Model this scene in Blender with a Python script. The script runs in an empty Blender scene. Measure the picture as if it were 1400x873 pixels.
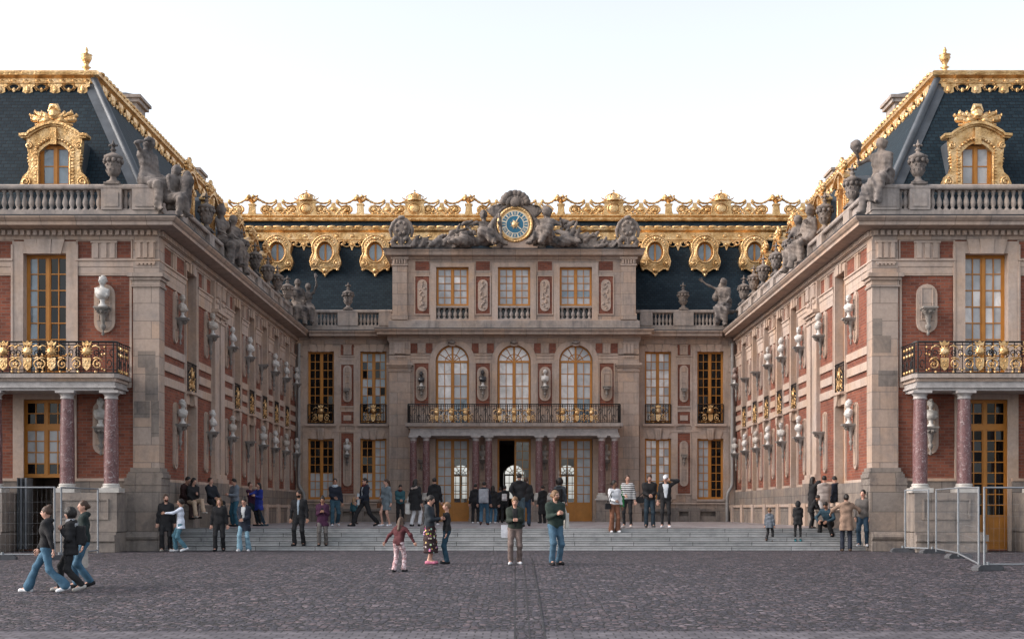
import bpy, math, random
import numpy as np
from mathutils import Vector
random.seed(7)
SC = bpy.context.scene
COL = SC.collection
PI = math.pi
E = 1.31            # eye height above the court at the foot of the steps
F = 1850.0          # focal length in photograph pixels
VX, VY = 705.0, 696.0
W, DF, DB = 11.4, 43.0, 70.0    # court half width, depth of wing fronts, depth of rear front
DC = 69.3                        # depth of the projecting centre
FLOOR = 0.69                     # marble terrace above the cobbles
def PX(x, d): return (x - VX) * d / F
def PZ(y, d): return E + (VY - y) * d / F
def R(z): return z + E
def sd(a): return math.sin(math.radians(a))
def cd(a): return math.cos(math.radians(a))

# ------------------------------------------------------------------ materials
class Nodes:
    def __init__(s, name):
        s.m = bpy.data.materials.new(name); s.m.use_nodes = True
        s.t = s.m.node_tree; s.t.nodes.clear()
        s.out = s.t.nodes.new('ShaderNodeOutputMaterial')
    def n(s, typ, **kw):
        nd = s.t.nodes.new(typ)
        for k, v in kw.items():
            if k in nd.inputs.keys():
                nd.inputs[k].default_value = v
            else:
                setattr(nd, k, v)
        return nd
    def l(s, a, b): s.t.links.new(a, b)
    def math(s, op, a, b=None, c=None):
        nd = s.n('ShaderNodeMath', operation=op)
        for i, v in enumerate((a, b, c)):
            if v is None: continue
            if isinstance(v, (int, float)): nd.inputs[i].default_value = v
            else: s.l(v, nd.inputs[i])
        return nd.outputs[0]
    def mix(s, f, a, b, mode='MIX'):
        nd = s.n('ShaderNodeMix', data_type='RGBA', blend_type=mode)
        for i, v in ((0, f), (6, a), (7, b)):
            if isinstance(v, (int, float)): nd.inputs[i].default_value = v
            elif isinstance(v, tuple): nd.inputs[i].default_value = v if len(v) == 4 else v + (1,)
            else: s.l(v, nd.inputs[i])
        return nd.outputs[2]
    def ramp(s, f, stops):
        nd = s.n('ShaderNodeValToRGB'); cr = nd.color_ramp
        while len(cr.elements) < len(stops): cr.elements.new(0.5)
        for e, (p, c) in zip(cr.elements, stops):
            e.position = p; e.color = c if len(c) == 4 else tuple(c) + (1,)
        s.l(f, nd.inputs[0]); return nd.outputs[0]
    def noise(s, vec, scale, detail=4, rough=0.55, dist=0.0):
        nd = s.n('ShaderNodeTexNoise'); nd.inputs['Scale'].default_value = scale
        nd.inputs['Detail'].default_value = detail; nd.inputs['Roughness'].default_value = rough
        nd.inputs['Distortion'].default_value = dist
        if vec is not None: s.l(vec, nd.inputs['Vector'])
        return nd
    def pos(s): return s.n('ShaderNodeNewGeometry').outputs['Position']
    def wallvec(s):
        """position laid on the wall: (along, up, 0), picked by the face normal"""
        g = s.n('ShaderNodeNewGeometry')
        p = s.n('ShaderNodeSeparateXYZ'); s.l(g.outputs['Position'], p.inputs[0])
        q = s.n('ShaderNodeSeparateXYZ'); s.l(g.outputs['True Normal'], q.inputs[0])
        side = s.math('GREATER_THAN', s.math('ABSOLUTE', q.outputs[0]), 0.7)
        a = s.math('ADD', s.math('MULTIPLY', p.outputs[0], s.math('SUBTRACT', 1.0, side)), s.math('MULTIPLY', p.outputs[1], side))
        c = s.n('ShaderNodeCombineXYZ'); s.l(a, c.inputs[0]); s.l(p.outputs[2], c.inputs[1])
        return c.outputs[0], g.outputs['Position']
    def brick(s, vec, w, h, mortar, c1, c2, cm, smooth=0.1, bias=0.0):
        nd = s.n('ShaderNodeTexBrick'); nd.offset = 0.5
        s.l(vec, nd.inputs['Vector'])
        for k, v in (('Scale', 1.0), ('Brick Width', w), ('Row Height', h), ('Mortar Size', mortar), ('Mortar Smooth', smooth), ('Bias', bias)):
            nd.inputs[k].default_value = v
        for k, v in (('Color1', c1), ('Color2', c2), ('Mortar', cm)): nd.inputs[k].default_value = v + (1,)
        return nd
    def bsdf(s, col, rough=0.6, metal=0.0, bump=None, bstr=0.3, bdist=0.02, spec=0.5):
        b = s.n('ShaderNodeBsdfPrincipled')
        for k, v in (('Base Color', col), ('Roughness', rough), ('Metallic', metal)):
            if isinstance(v, (int, float)): b.inputs[k].default_value = v
            elif isinstance(v, tuple): b.inputs[k].default_value = v if len(v) == 4 else v + (1,)
            else: s.l(v, b.inputs[k])
        b.inputs['Specular IOR Level'].default_value = spec
        if bump is not None:
            bp = s.n('ShaderNodeBump'); bp.inputs['Strength'].default_value = bstr; bp.inputs['Distance'].default_value = bdist
            s.l(bump, bp.inputs['Height']); s.l(bp.outputs[0], b.inputs['Normal'])
        s.l(b.outputs[0], s.out.inputs[0]); return b

def m_stone(name, base, warm, grey, joint=True, jw=0.95, jh=0.42, stain=0.5):
    N = Nodes(name); v, p = N.wallvec()
    big = N.noise(p, 0.55, 5, 0.6); fine = N.noise(p, 9, 6, 0.65)
    br = N.brick(v, jw, jh, 0.012 if joint else 0.0, base, warm, tuple(c * 0.55 for c in base), bias=-0.25)
    br2 = N.brick(v, jw, jh, 0.0, (0.5, 0.5, 0.5), (1.0, 1.0, 1.0), (0.5, 0.5, 0.5))
    col = br.outputs[0] if joint else N.mix(N.ramp(big.outputs[0], [(0.35, (0, 0, 0)), (0.7, (1, 1, 1))]), base, warm)
    if joint: col = N.mix(0.25, col, br2.outputs[0], 'MULTIPLY')
    gm = N.ramp(N.noise(p, 1.3, 6, 0.7, 0.4).outputs[0], [(0.46, (0, 0, 0)), (0.68, (1, 1, 1))])
    col = N.mix(N.math('MULTIPLY', gm, stain), col, grey)
    # run-off streaks below ledges: fine vertical stretch of noise
    mp = N.n('ShaderNodeMapping'); mp.inputs['Scale'].default_value = (2.2, 2.2, 0.22); N.l(p, mp.inputs[0])
    st = N.ramp(N.noise(mp.outputs[0], 1.6, 5, 0.6).outputs[0], [(0.5, (0, 0, 0)), (0.75, (1, 1, 1))])
    col = N.mix(N.math('MULTIPLY', st, stain * 0.8), col, tuple(c * 0.45 for c in grey))
    col = N.mix(0.35, col, N.ramp(fine.outputs[0], [(0.3, (0.55, 0.53, 0.52)), (0.7, (1.1, 1.1, 1.1))]), 'MULTIPLY')
    h = N.math('ADD', fine.outputs[0], N.math('MULTIPLY', br.outputs['Fac'], -1.2 if joint else 0.0))
    N.bsdf(col, 0.85, 0, h, 0.35, 0.015, 0.25); return N.m

def m_brick():
    N = Nodes('red_brick'); v, p = N.wallvec()
    br = N.brick(v, 0.27, 0.098, 0.011, (0.285, 0.098, 0.060), (0.175, 0.062, 0.043), (0.20, 0.13, 0.105), 0.3, 0.1)
    n = N.noise(p, 0.8, 5, 0.65)
    col = N.mix(0.55, br.outputs[0], N.ramp(n.outputs[0], [(0.3, (0.5, 0.48, 0.5)), (0.7, (1.25, 1.15, 1.1))]), 'MULTIPLY')
    n2 = N.noise(p, 5, 4)
    col = N.mix(N.math('MULTIPLY', N.ramp(n2.outputs[0], [(0.55, (0, 0, 0)), (0.75, (1, 1, 1))]), 0.3), col, (0.29, 0.12, 0.085))
    N.bsdf(col, 0.9, 0, N.math('MULTIPLY', br.outputs['Fac'], -1.0), 0.5, 0.012, 0.2); return N.m

def m_slate():
    N = Nodes('blue_slate'); v, p = N.wallvec()
    br = N.brick(v, 0.22, 0.13, 0.012, (0.005, 0.015, 0.024), (0.013, 0.027, 0.038), (0.003, 0.005, 0.008), 0.3)
    n = N.noise(p, 0.9, 5, 0.6)
    col = N.mix(0.6, br.outputs[0], N.ramp(n.outputs[0], [(0.3, (0.6, 0.65, 0.7)), (0.7, (1.3, 1.25, 1.2))]), 'MULTIPLY')
    N.bsdf(col, 0.7, 0, N.math('ADD', N.math('MULTIPLY', br.outputs['Fac'], -1.0), N.math('MULTIPLY', N.noise(p, 7, 3).outputs[0], 0.5)), 0.5, 0.015, 0.2); return N.m

def m_plain(name, col, rough=0.6, metal=0.0, var=0.25, scale=6.0, bump=0.15, spec=0.5, bscale=None, bdist=0.01):
    N = Nodes(name); tc = N.n('ShaderNodeTexCoord').outputs['Object']
    n = N.noise(tc, scale, 5, 0.6)
    lo, hi = 1 - var, 1 + var
    c = N.mix(1.0, col + (1,), N.ramp(n.outputs[0], [(0.3, (lo, lo, lo)), (0.7, (hi, hi, hi))]), 'MULTIPLY')
    b2 = N.noise(tc, bscale or scale * 4, 4)
    N.bsdf(c, rough, metal, b2.outputs[0] if bump else None, bump, bdist, spec); return N.m

def m_gold():
    N = Nodes('gilding'); p = N.pos()
    n = N.noise(p, 2.2, 5, 0.65); f = N.noise(p, 14, 4, 0.6)
    c = N.ramp(n.outputs[0], [(0.3, (0.36, 0.185, 0.06)), (0.5, (0.66, 0.42, 0.19)), (0.72, (0.82, 0.60, 0.35))])
    N.bsdf(c, N.ramp(f.outputs[0], [(0.3, (0.26,) * 3), (0.7, (0.5,) * 3)]), 0.78, N.math('ADD', f.outputs[0], N.math('MULTIPLY', N.noise(p, 7, 2, 0.5, 1.5).outputs[0], 1.5)), 0.6, 0.03); return N.m

def m_marble():
    N = Nodes('red_marble'); p = N.pos()
    a = N.noise(p, 2.6, 8, 0.7, 2.2); b = N.noise(p, 5.5, 7, 0.75, 3.0)
    c = N.ramp(a.outputs[0], [(0.36, (0.085, 0.038, 0.040)), (0.5, (0.17, 0.085, 0.085)), (0.6, (0.10, 0.05, 0.055)), (0.72, (0.19, 0.125, 0.122))])
    v = N.ramp(b.outputs[0], [(0.54, (0, 0, 0)), (0.62, (1, 1, 1))])
    c = N.mix(N.math('MULTIPLY', v, 0.75), c, (0.42, 0.36, 0.36))
    N.bsdf(c, 0.4, 0, None, spec=0.35); return N.m

def m_cobble():
    N = Nodes('cobbles'); p = N.pos()
    nz = N.noise(p, 0.9, 3)
    d = N.n('ShaderNodeVectorMath', operation='SCALE'); N.l(nz.outputs['Color'], d.inputs[0]); d.inputs['Scale'].default_value = 0.12
    ad = N.n('ShaderNodeVectorMath', operation='ADD'); N.l(p, ad.inputs[0]); N.l(d.outputs[0], ad.inputs[1])
    mp = N.n('ShaderNodeMapping'); mp.inputs['Scale'].default_value = (8.2, 9.0, 0.0); N.l(ad.outputs[0], mp.inputs[0])
    v1 = N.n('ShaderNodeTexVoronoi', feature='F1'); v1.inputs['Scale'].default_value = 1.0; v1.inputs['Randomness'].default_value = 0.62; N.l(mp.outputs[0], v1.inputs['Vector'])
    v2 = N.n('ShaderNodeTexVoronoi', feature='DISTANCE_TO_EDGE'); v2.inputs['Scale'].default_value = 1.0; v2.inputs['Randomness'].default_value = 0.62; N.l(mp.outputs[0], v2.inputs['Vector'])
    sp = N.n('ShaderNodeSeparateColor'); N.l(v1.outputs['Color'], sp.inputs[0])
    c = N.ramp(sp.outputs[0], [(0.0, (0.030, 0.029, 0.040)), (0.35, (0.050, 0.048, 0.063)), (0.6, (0.070, 0.065, 0.082)), (0.8, (0.105, 0.077, 0.084)), (1.0, (0.160, 0.142, 0.160))])
    big = N.noise(p, 0.22, 5, 0.6); fine = N.noise(p, 16, 4, 0.7); blot = N.noise(p, 1.9, 4, 0.65, 0.6)
    c = N.mix(0.7, c, N.ramp(big.outputs[0], [(0.3, (0.72, 0.72, 0.76)), (0.7, (1.25, 1.2, 1.18))]), 'MULTIPLY')
    c = N.mix(0.5, c, N.ramp(fine.outputs[0], [(0.3, (0.6, 0.6, 0.6)), (0.7, (1.35, 1.35, 1.35))]), 'MULTIPLY')
    c = N.mix(0.75, c, N.ramp(blot.outputs[0], [(0.3, (0.5, 0.5, 0.54)), (0.5, (0.95, 0.95, 0.97)), (0.7, (1.45, 1.38, 1.36))]), 'MULTIPLY')
    j = N.ramp(v2.outputs['Distance'], [(0.0, (0, 0, 0)), (0.055, (0, 0, 0)), (0.12, (1, 1, 1))])
    c = N.mix(j, (0.012, 0.011, 0.012), c)
    dome = N.ramp(v2.outputs['Distance'], [(0.0, (0, 0, 0)), (0.12, (0.6,) * 3), (0.4, (1, 1, 1))])
    h = N.math('ADD', dome, N.math('MULTIPLY', fine.outputs[0], 0.25)); h = N.math('ADD', h, N.math('ADD', N.math('MULTIPLY', sp.outputs[1], 0.5), N.math('MULTIPLY', blot.outputs[0], 2.5)))
    N.bsdf(c, 0.65, 0, h, 1.0, 0.03, 0.4); return N.m

def m_paving(name, w, h, c1, c2, cm, rough=0.5):
    N = Nodes(name); p = N.pos()
    br = N.brick(p, w, h, 0.013 if w < .4 else 0.008, c1, c2, cm)
    n = N.noise(p, 3, 6, 0.7)
    c = N.mix(0.8, br.outputs[0], N.ramp(n.outputs[0], [(0.32, (0.5, 0.5, 0.52)), (0.68, (1.35, 1.35, 1.35))]), 'MULTIPLY')
    N.bsdf(c, rough, 0, n.outputs[0], 0.2, 0.01, 0.4); return N.m

def m_steps():
    N = Nodes('step_stone'); v, p = N.wallvec()
    br = N.brick(v, 1.9, 0.138, 0.01, (0.44, 0.44, 0.445), (0.33, 0.335, 0.34), (0.07, 0.07, 0.07)); br.offset = 0.37
    n = N.noise(p, 2.2, 7, 0.75)
    c = N.mix(0.8, br.outputs[0], N.ramp(n.outputs[0], [(0.32, (0.5, 0.52, 0.53)), (0.5, (0.95, 0.95, 0.95)), (0.7, (1.2, 1.2, 1.2))]), 'MULTIPLY')
    N.bsdf(c, 0.7, 0, n.outputs[0], 0.3, 0.01, 0.35); return N.m

def m_glass(name, col, rough=0.08, var=0.3, spec=0.8, scale=1.3):
    N = Nodes(name); p = N.pos()
    n = N.noise(p, scale, 4, 0.6, 0.8)
    lo, hi = 1 - var, 1 + var
    c = N.mix(1.0, col + (1,), N.ramp(n.outputs[0], [(0.35, (lo, lo, lo)), (0.62, (hi, hi, hi))]), 'MULTIPLY')
    w = N.noise(p, 2.5, 2)
    N.bsdf(c, rough, 0, w.outputs[0], 0.05, 0.02, spec); return N.m

def m_clearglass():
    N = Nodes('clear_glass')
    t = N.n('ShaderNodeBsdfTransparent'); t.inputs[0].default_value = (0.82, 0.84, 0.85, 1)
    g = N.n('ShaderNodeBsdfGlossy'); g.inputs['Roughness'].default_value = 0.05
    mx = N.n('ShaderNodeMixShader'); mx.inputs[0].default_value = 0.10
    N.l(t.outputs[0], mx.inputs[1]); N.l(g.outputs[0], mx.inputs[2]); N.l(mx.outputs[0], N.out.inputs[0]); return N.m

M = {}
M['stone'] = m_stone('ashlar_stone', (0.45, 0.36, 0.305), (0.46, 0.315, 0.225), (0.24, 0.215, 0.205), True, 1.1, 0.56, .6)
M['trim'] = m_stone('stone_trim', (0.50, 0.405, 0.35), (0.49, 0.345, 0.25), (0.29, 0.255, 0.24), False, stain=0.5)
M['dado'] = m_stone('dado_stone', (0.27, 0.235, 0.21), (0.29, 0.225, 0.18), (0.11, 0.10, 0.10), True, 1.5, 0.62, 0.75)
M['parapet'] = m_stone('parapet_stone', (0.38, 0.335, 0.31), (0.38, 0.30, 0.245), (0.16, 0.155, 0.16), False, stain=0.7)
M['statue'] = m_stone('weathered_sculpture_stone', (0.215, 0.19, 0.178), (0.25, 0.20, 0.165), (0.035, 0.035, 0.04), False, stain=0.95)
M['console'] = m_stone('console_stone', (0.27, 0.25, 0.235), (0.28, 0.25, 0.22), (0.11, 0.11, 0.11), False, stain=0.8)
M['brick'] = m_brick()
M['slate'] = m_slate()
M['gold'] = m_gold()
M['marble'] = m_marble()
M['white'] = m_plain('white_marble', (0.52, 0.50, 0.475), 0.5, 0, 0.18, 4, 0.2)
M['capital'] = m_plain('pale_grey_marble', (0.36, 0.335, 0.325), 0.55, 0, 0.25, 5, 0.2)
M['cream'] = m_plain('cream_marble', (0.42, 0.375, 0.33), 0.6, 0, 0.25, 5, 0.2)
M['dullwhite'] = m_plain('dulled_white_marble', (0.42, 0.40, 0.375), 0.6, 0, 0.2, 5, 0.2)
M['black_marble'] = m_plain('black_marble', (0.03, 0.03, 0.033), 0.3, 0, 0.3, 5, 0.1)
M['porphyry'] = m_plain('brown_marble', (0.22, 0.16, 0.14), 0.45, 0, 0.3, 5, 0.1)
M['lead'] = m_plain('lead_sheet', (0.075, 0.085, 0.098), 0.5, 0.35, 0.3, 1.5, 0.2)
M['flash'] = m_plain('dark_lead_flashing', (0.035, 0.037, 0.042), 0.6, 0.2, 0.3, 1.5, 0.2)
M['iron'] = m_plain('black_iron', (0.012, 0.012, 0.013), 0.45, 0.4, 0.3, 8, 0.1)
M['wood'] = m_plain('ochre_painted_wood', (0.46, 0.185, 0.025), 0.5, 0, 0.12, 3, 0.1)
M['pipe'] = m_plain('grey_painted_pipe', (0.27, 0.26, 0.25), 0.5, 0.0, 0.2, 2, 0.1)
M['g_dark'] = m_glass('dark_window_glass', (0.006, 0.006, 0.007), 0.06, 0.4, 0.35)
M['g_curt'] = m_glass('pale_curtain_behind_glass', (0.42, 0.43, 0.44), 0.35, 0.18, 0.5)
M['g_sky'] = m_glass('painted_sky_glass', (0.70, 0.68, 0.66), 0.25, 0.22, 0.8)  # bright sky reflection painted in as a pale base colour
M['g_blue'] = m_glass('blue_grey_glass', (0.16, 0.21, 0.25), 0.12, 0.3, 0.8)  # reflected sky of the dormer panes put into the base colour; also grey-blue curtains
M['g_clear'] = m_clearglass()
M['cobble'] = m_cobble()
M['slab'] = m_paving('granite_slabs', 0.55, 0.75, (0.044, 0.041, 0.050), (0.027, 0.026, 0.034), (0.01, 0.01, 0.01), 0.7)
M['paving'] = m_paving('marble_paving', 0.7, 0.7, (0.36, 0.35, 0.36), (0.20, 0.165, 0.17), (0.1, 0.1, 0.1), 0.45)
M['steps'] = m_steps()
M['galv'] = m_plain('galvanised_steel', (0.20, 0.215, 0.235), 0.55, 0.4, 0.15, 6, 0.1)
M['concrete'] = m_plain('dark_rubber_block', (0.06, 0.062, 0.07), 0.8, 0, 0.3, 5, 0.2)
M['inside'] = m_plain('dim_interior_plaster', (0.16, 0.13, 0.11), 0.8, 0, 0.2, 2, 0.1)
M['enamel_blue'] = m_plain('blue_enamel', (0.008, 0.12, 0.21), 0.35, 0, 0.15, 4, 0.05)
M['enamel_cream'] = m_plain('cream_enamel', (0.70, 0.60, 0.45), 0.4, 0, 0.1, 4, 0.05)
_cloth = {}
def cloth(rgb, rough=0.85, pat=None):
    key = (rgb, pat)
    if key in _cloth: return _cloth[key]
    nm = 'cloth_' + '_'.join('%02d' % int(c * 99) for c in rgb) + ('_' + pat if pat else '')
    if pat is None:
        _cloth[key] = m_plain(nm, rgb, rough, 0, 0.22, 7, 0.5, 0.3, 16, 0.02)
    else:
        N = Nodes(nm); tc = N.n('ShaderNodeTexCoord').outputs['Object']
        if pat == 'stripe':
            w = N.n('ShaderNodeTexWave', wave_type='BANDS', bands_direction='Z'); w.inputs['Scale'].default_value = 5.0; N.l(tc, w.inputs[0])
            c = N.mix(N.ramp(w.outputs[0], [(0.45, (0, 0, 0)), (0.55, (1, 1, 1))]), rgb, (0.6, 0.6, 0.6))
        elif pat == 'flower':
            v = N.n('ShaderNodeTexVoronoi'); v.inputs['Scale'].default_value = 13; N.l(tc, v.inputs[0])
            f = N.ramp(v.outputs['Distance'], [(0.28, (1, 1, 1)), (0.36, (0, 0, 0))])
            c = N.mix(f, rgb, N.mix(0.5, v.outputs['Color'], (0.65, 0.10, 0.08)))
        else:
            n = N.noise(tc, 11, 2, 0.5, 1.0)
            c = N.mix(N.ramp(n.outputs[0], [(0.48, (0, 0, 0)), (0.54, (1, 1, 1))]), rgb, (0.62, 0.50, 0.52) if pat == 'pink' else (0.42, 0.42, 0.43))
        N.bsdf(c, rough, 0, N.noise(tc, 16, 3).outputs[0], 0.4, 0.02, 0.3); _cloth[key] = N.m
    return _cloth[key]
def skin(tone): return m_skin[tone]
m_skin = {'fair': m_plain('fair_skin', (0.48, 0.27, 0.20), 0.5, 0, 0.08, 8, 0.05), 'tan': m_plain('tan_skin', (0.34, 0.18, 0.12), 0.5, 0, 0.08, 8, 0.05), 'brown': m_plain('brown_skin', (0.16, 0.08, 0.05), 0.5, 0, 0.08, 8, 0.05)}
m_lip = m_plain('lips', (0.35, 0.11, 0.10), 0.5, 0, 0.05, 8, 0)
m_eye = m_plain('eyes', (0.03, 0.022, 0.02), 0.3, 0, 0.05, 8, 0)
_hairm = {}
def hairmat(rgb):
    if rgb not in _hairm: _hairm[rgb] = m_plain('hair_%02d_%02d' % (int(rgb[0] * 99), int(rgb[1] * 99)), rgb, 0.5, 0, 0.35, 14, 0.6, 0.4, 40, 0.02)
    return _hairm[rgb]

# ------------------------------------------------------------------ mesh builder
class MB:
    """collects shapes and links them as ONE mesh object. Shapes come in (u, v, z): along, outward, up."""
    def __init__(s, A=None, o=(0, 0, 0)):
        s.A = np.eye(3) if A is None else np.array(A, float); s.o = np.array(o, float)
        s.flip = np.linalg.det(s.A) < 0
        s.V = []; s.F = []; s.I = []; s.S = []; s.nv = 0; s.mats = []
    def add(s, v, f, m, smooth=False):
        v = np.asarray(v, float).reshape(-1, 3) @ s.A.T + s.o
        if m not in s.mats: s.mats.append(m)
        i = s.mats.index(m)
        for q in f:
            q = [a + s.nv for a in q]
            s.F.append(q[::-1] if s.flip else q); s.I.append(i); s.S.append(smooth)
        s.V.append(v); s.nv += len(v); return s
    def box(s, u0, u1, v0, v1, z0, z1, m):
        V = [(u, v, z) for z in (z0, z1) for v in (v0, v1) for u in (u0, u1)]
        return s.add(V, [(0, 2, 3, 1), (4, 5, 7, 6), (0, 1, 5, 4), (2, 6, 7, 3), (0, 4, 6, 2), (1, 3, 7, 5)], m)
    def prism(s, P, v0, v1, m, smooth=False):
        """outline P in (u, z), counter-clockwise seen from +v... either order works"""
        a = sum(P[i][0] * P[(i + 1) % len(P)][1] - P[(i + 1) % len(P)][0] * P[i][1] for i in range(len(P)))
        if a < 0: P = P[::-1]
        n = len(P)
        V = [(p[0], v0, p[1]) for p in P] + [(p[0], v1, p[1]) for p in P]
        Fs = [tuple(range(n)), tuple(range(2 * n - 1, n - 1, -1))]
        s.add(V, Fs, m)
        return s.add(V, [(i, i + n, (i + 1) % n + n, (i + 1) % n) for i in range(n)], m, smooth)
    def lathe(s, prof, c, m, n=12, smooth=True, sy=1.0):
        V = []; k = len(prof)
        for r, z in prof:
            for j in range(n):
                a = 2 * PI * j / n; V.append((c[0] + r * math.cos(a), c[1] + sy * r * math.sin(a), c[2] + z))
        Fs = [(i * n + j, i * n + (j + 1) % n, (i + 1) * n + (j + 1) % n, (i + 1) * n + j) for i in range(k - 1) for j in range(n)]
        s.add(V, Fs, m, smooth)
        return s.add(V, [tuple(range(n - 1, -1, -1)), tuple((k - 1) * n + j for j in range(n))], m)
    def ball(s, c, r, m, nu=10, nv=6):
        r = (r, r, r) if isinstance(r, (int, float)) else r
        V = []; 
        for i in range(nv + 1):
            t = PI * i / nv
            for j in range(nu):
                a = 2 * PI * j / nu
                V.append((c[0] + r[0] * math.sin(t) * math.cos(a), c[1] + r[1] * math.sin(t) * math.sin(a), c[2] - r[2] * math.cos(t)))
        return s.add(V, [(i * nu + j, i * nu + (j + 1) % nu, (i + 1) * nu + (j + 1) % nu, (i + 1) * nu + j) for i in range(nv) for j in range(nu)], m, True)
    def tube(s, P, r, m, n=6, closed=False):
        P = [Vector(p) for p in P]; k = len(P); V = []
        rr = r if isinstance(r, (list, tuple)) else [r] * k
        for i, p in enumerate(P):
            a = P[(i - 1) % k] if (closed or i > 0) else p
            b = P[(i + 1) % k] if (closed or i < k - 1) else p
            t = (b - a).normalized() if (b - a).length > 1e-9 else Vector((0, 0, 1))
            x = t.cross(Vector((0, 1, 0)))
            if x.length < 0.05: x = t.cross(Vector((1, 0, 0)))
            x.normalize(); y = t.cross(x)
            for j in range(n):
                q = p + rr[i] * (math.cos(2 * PI * j / n) * x + math.sin(2 * PI * j / n) * y); V.append(tuple(q))
        g = k if closed else k - 1
        Fs = [(i * n + j, ((i + 1) % k) * n + j, ((i + 1) % k) * n + (j + 1) % n, i * n + (j + 1) % n) for i in range(g) for j in range(n)]
        s.add(V, Fs, m, True)
        if not closed: s.add(V, [tuple(range(n)), tuple((k - 1) * n + j for j in range(n - 1, -1, -1))], m)
        return s
    def sweep(s, path, prof, m, caps=True):
        """closed profile (out, z) carried along a path in plan; 'out' is to the right of the direction of travel"""
        k = len(path); n = len(prof); V = []
        for i in range(k):
            ds = []
            if i > 0: ds.append((path[i][0] - path[i - 1][0], path[i][1] - path[i - 1][1]))
            if i < k - 1: ds.append((path[i + 1][0] - path[i][0], path[i + 1][1] - path[i][1]))
            ns = []
            for d in ds:
                L = math.hypot(*d); ns.append((d[1] / L, -d[0] / L))
            if len(ns) == 1: mv = ns[0]
            else:
                c = 1 + ns[0][0] * ns[1][0] + ns[0][1] * ns[1][1]
                mv = ((ns[0][0] + ns[1][0]) / c, (ns[0][1] + ns[1][1]) / c)
            for (o, z) in prof: V.append((path[i][0] + mv[0] * o, path[i][1] + mv[1] * o, z))
        Fs = [(i * n + j, i * n + (j + 1) % n, (i + 1) * n + (j + 1) % n, (i + 1) * n + j) for i in range(k - 1) for j in range(n)]
        if caps: Fs += [tuple(range(n - 1, -1, -1)), tuple((k - 1) * n + j for j in range(n))]
        return s.add(V, Fs, m)
    def wall(s, u0, u1, z0, z1, holes, m, depth=0.4, mr=None, v=0.0):
        """a wall sheet with rectangular openings (ua, ub, za, zb) and their reveals"""
        mr = mr or m
        us = sorted({u0, u1} | {h[i] for h in holes for i in (0, 1)}); zs = sorted({z0, z1} | {h[i] for h in holes for i in (2, 3)})
        for a, b in zip(us, us[1:]):
            for c, d in zip(zs, zs[1:]):
                uc, zc = (a + b) / 2, (c + d) / 2
                if any(h[0] < uc < h[1] and h[2] < zc < h[3] for h in holes): continue
                s.add([(a, v, c), (b, v, c), (b, v, d), (a, v, d)], [(3, 2, 1, 0)], m)
        for (a, b, c, d) in holes:
            V = [(a, v, c), (b, v, c), (b, v, d), (a, v, d), (a, v - depth, c), (b, v - depth, c), (b, v - depth, d), (a, v - depth, d)]
            s.add(V, [(0, 1, 5, 4), (1, 2, 6, 5), (2, 3, 7, 6), (3, 0, 4, 7)], mr)
        return s
    def build(s, name, parent=None, recalc=True):
        me = bpy.data.meshes.new(name)
        V = np.concatenate(s.V) if s.V else np.zeros((0, 3))
        off = np.array(origin_of(parent)) if parent else np.zeros(3)
        me.from_pydata((V - off).tolist(), [], s.F)
        for m in s.mats: me.materials.append(m)
        me.polygons.foreach_set('material_index', s.I); me.polygons.foreach_set('use_smooth', s.S)
        if recalc:
            import bmesh
            bm = bmesh.new(); bm.from_mesh(me); bmesh.ops.recalc_face_normals(bm, faces=bm.faces[:]); bm.to_mesh(me); bm.free()
        me.update()
        o = bpy.data.objects.new(name, me); COL.objects.link(o)
        if parent: o.parent = parent
        return o

def origin_of(o):
    p = Vector((0, 0, 0))
    while o is not None:
        p = p + o.location; o = o.parent
    return p
def tag(o, label=None, cat=None, group=None, kind=None):
    if label: o['label'] = label
    if cat: o['category'] = cat
    if group: o['group'] = group
    if kind: o['kind'] = kind
    return o
def empty(name, loc, label, cat, group=None):
    o = bpy.data.objects.new(name, None); COL.objects.link(o); o.location = loc; o.empty_display_size = 0.2
    return tag(o, label, cat, group)
def copy_tree(o, parent=None):
    c = o.copy(); COL.objects.link(c)
    if parent is not None: c.parent = parent
    for ch in list(o.children): copy_tree(ch, c)
    return c
def ring(c, r, n=16, a0=0, a1=360, rz=None):
    return [(c[0] + r * cd(a0 + (a1 - a0) * i / (n - 1)), c[1], c[2] + (rz or r) * sd(a0 + (a1 - a0) * i / (n - 1))) for i in range(n)]
def spiral(c, r, turns=1.4, a0=90, sx=1, n=18):
    return [(c[0] + sx * r * (1 - 0.75 * i / (n - 1)) * cd(a0 + 360 * turns * i / (n - 1)), c[1], c[2] + r * (1 - 0.75 * i / (n - 1)) * sd(a0 + 360 * turns * i / (n - 1))) for i in range(n)]

# ------------------------------------------------------------------ sculpting: distance fields and surface nets
def cap(P, a, b, ra, rb=None):
    rb = ra if rb is None else rb
    a = np.asarray(a, np.float32); b = np.asarray(b, np.float32); ba = b - a
    pa = P - a; t = np.clip((pa @ ba) / max(float(ba @ ba), 1e-9), 0, 1)
    return np.linalg.norm(pa - t[..., None] * ba, axis=-1) - (ra + (rb - ra) * t)
def ell(P, c, r, Rm=None):
    q = P - np.asarray(c, np.float32)
    if Rm is not None: q = q @ np.asarray(Rm, np.float32)
    r = np.asarray(r, np.float32); k0 = np.linalg.norm(q / r, axis=-1); k1 = np.linalg.norm(q / (r * r), axis=-1)
    return k0 * (k0 - 1) / np.maximum(k1, 1e-6)
def smin(a, b, k):
    h = np.maximum(k - np.abs(a - b), 0) / k
    return np.minimum(a, b) - h * h * k * 0.25
def union(ds, k=0.04):
    d = ds[0]
    for e in ds[1:]: d = smin(d, e, k)
    return d
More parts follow.
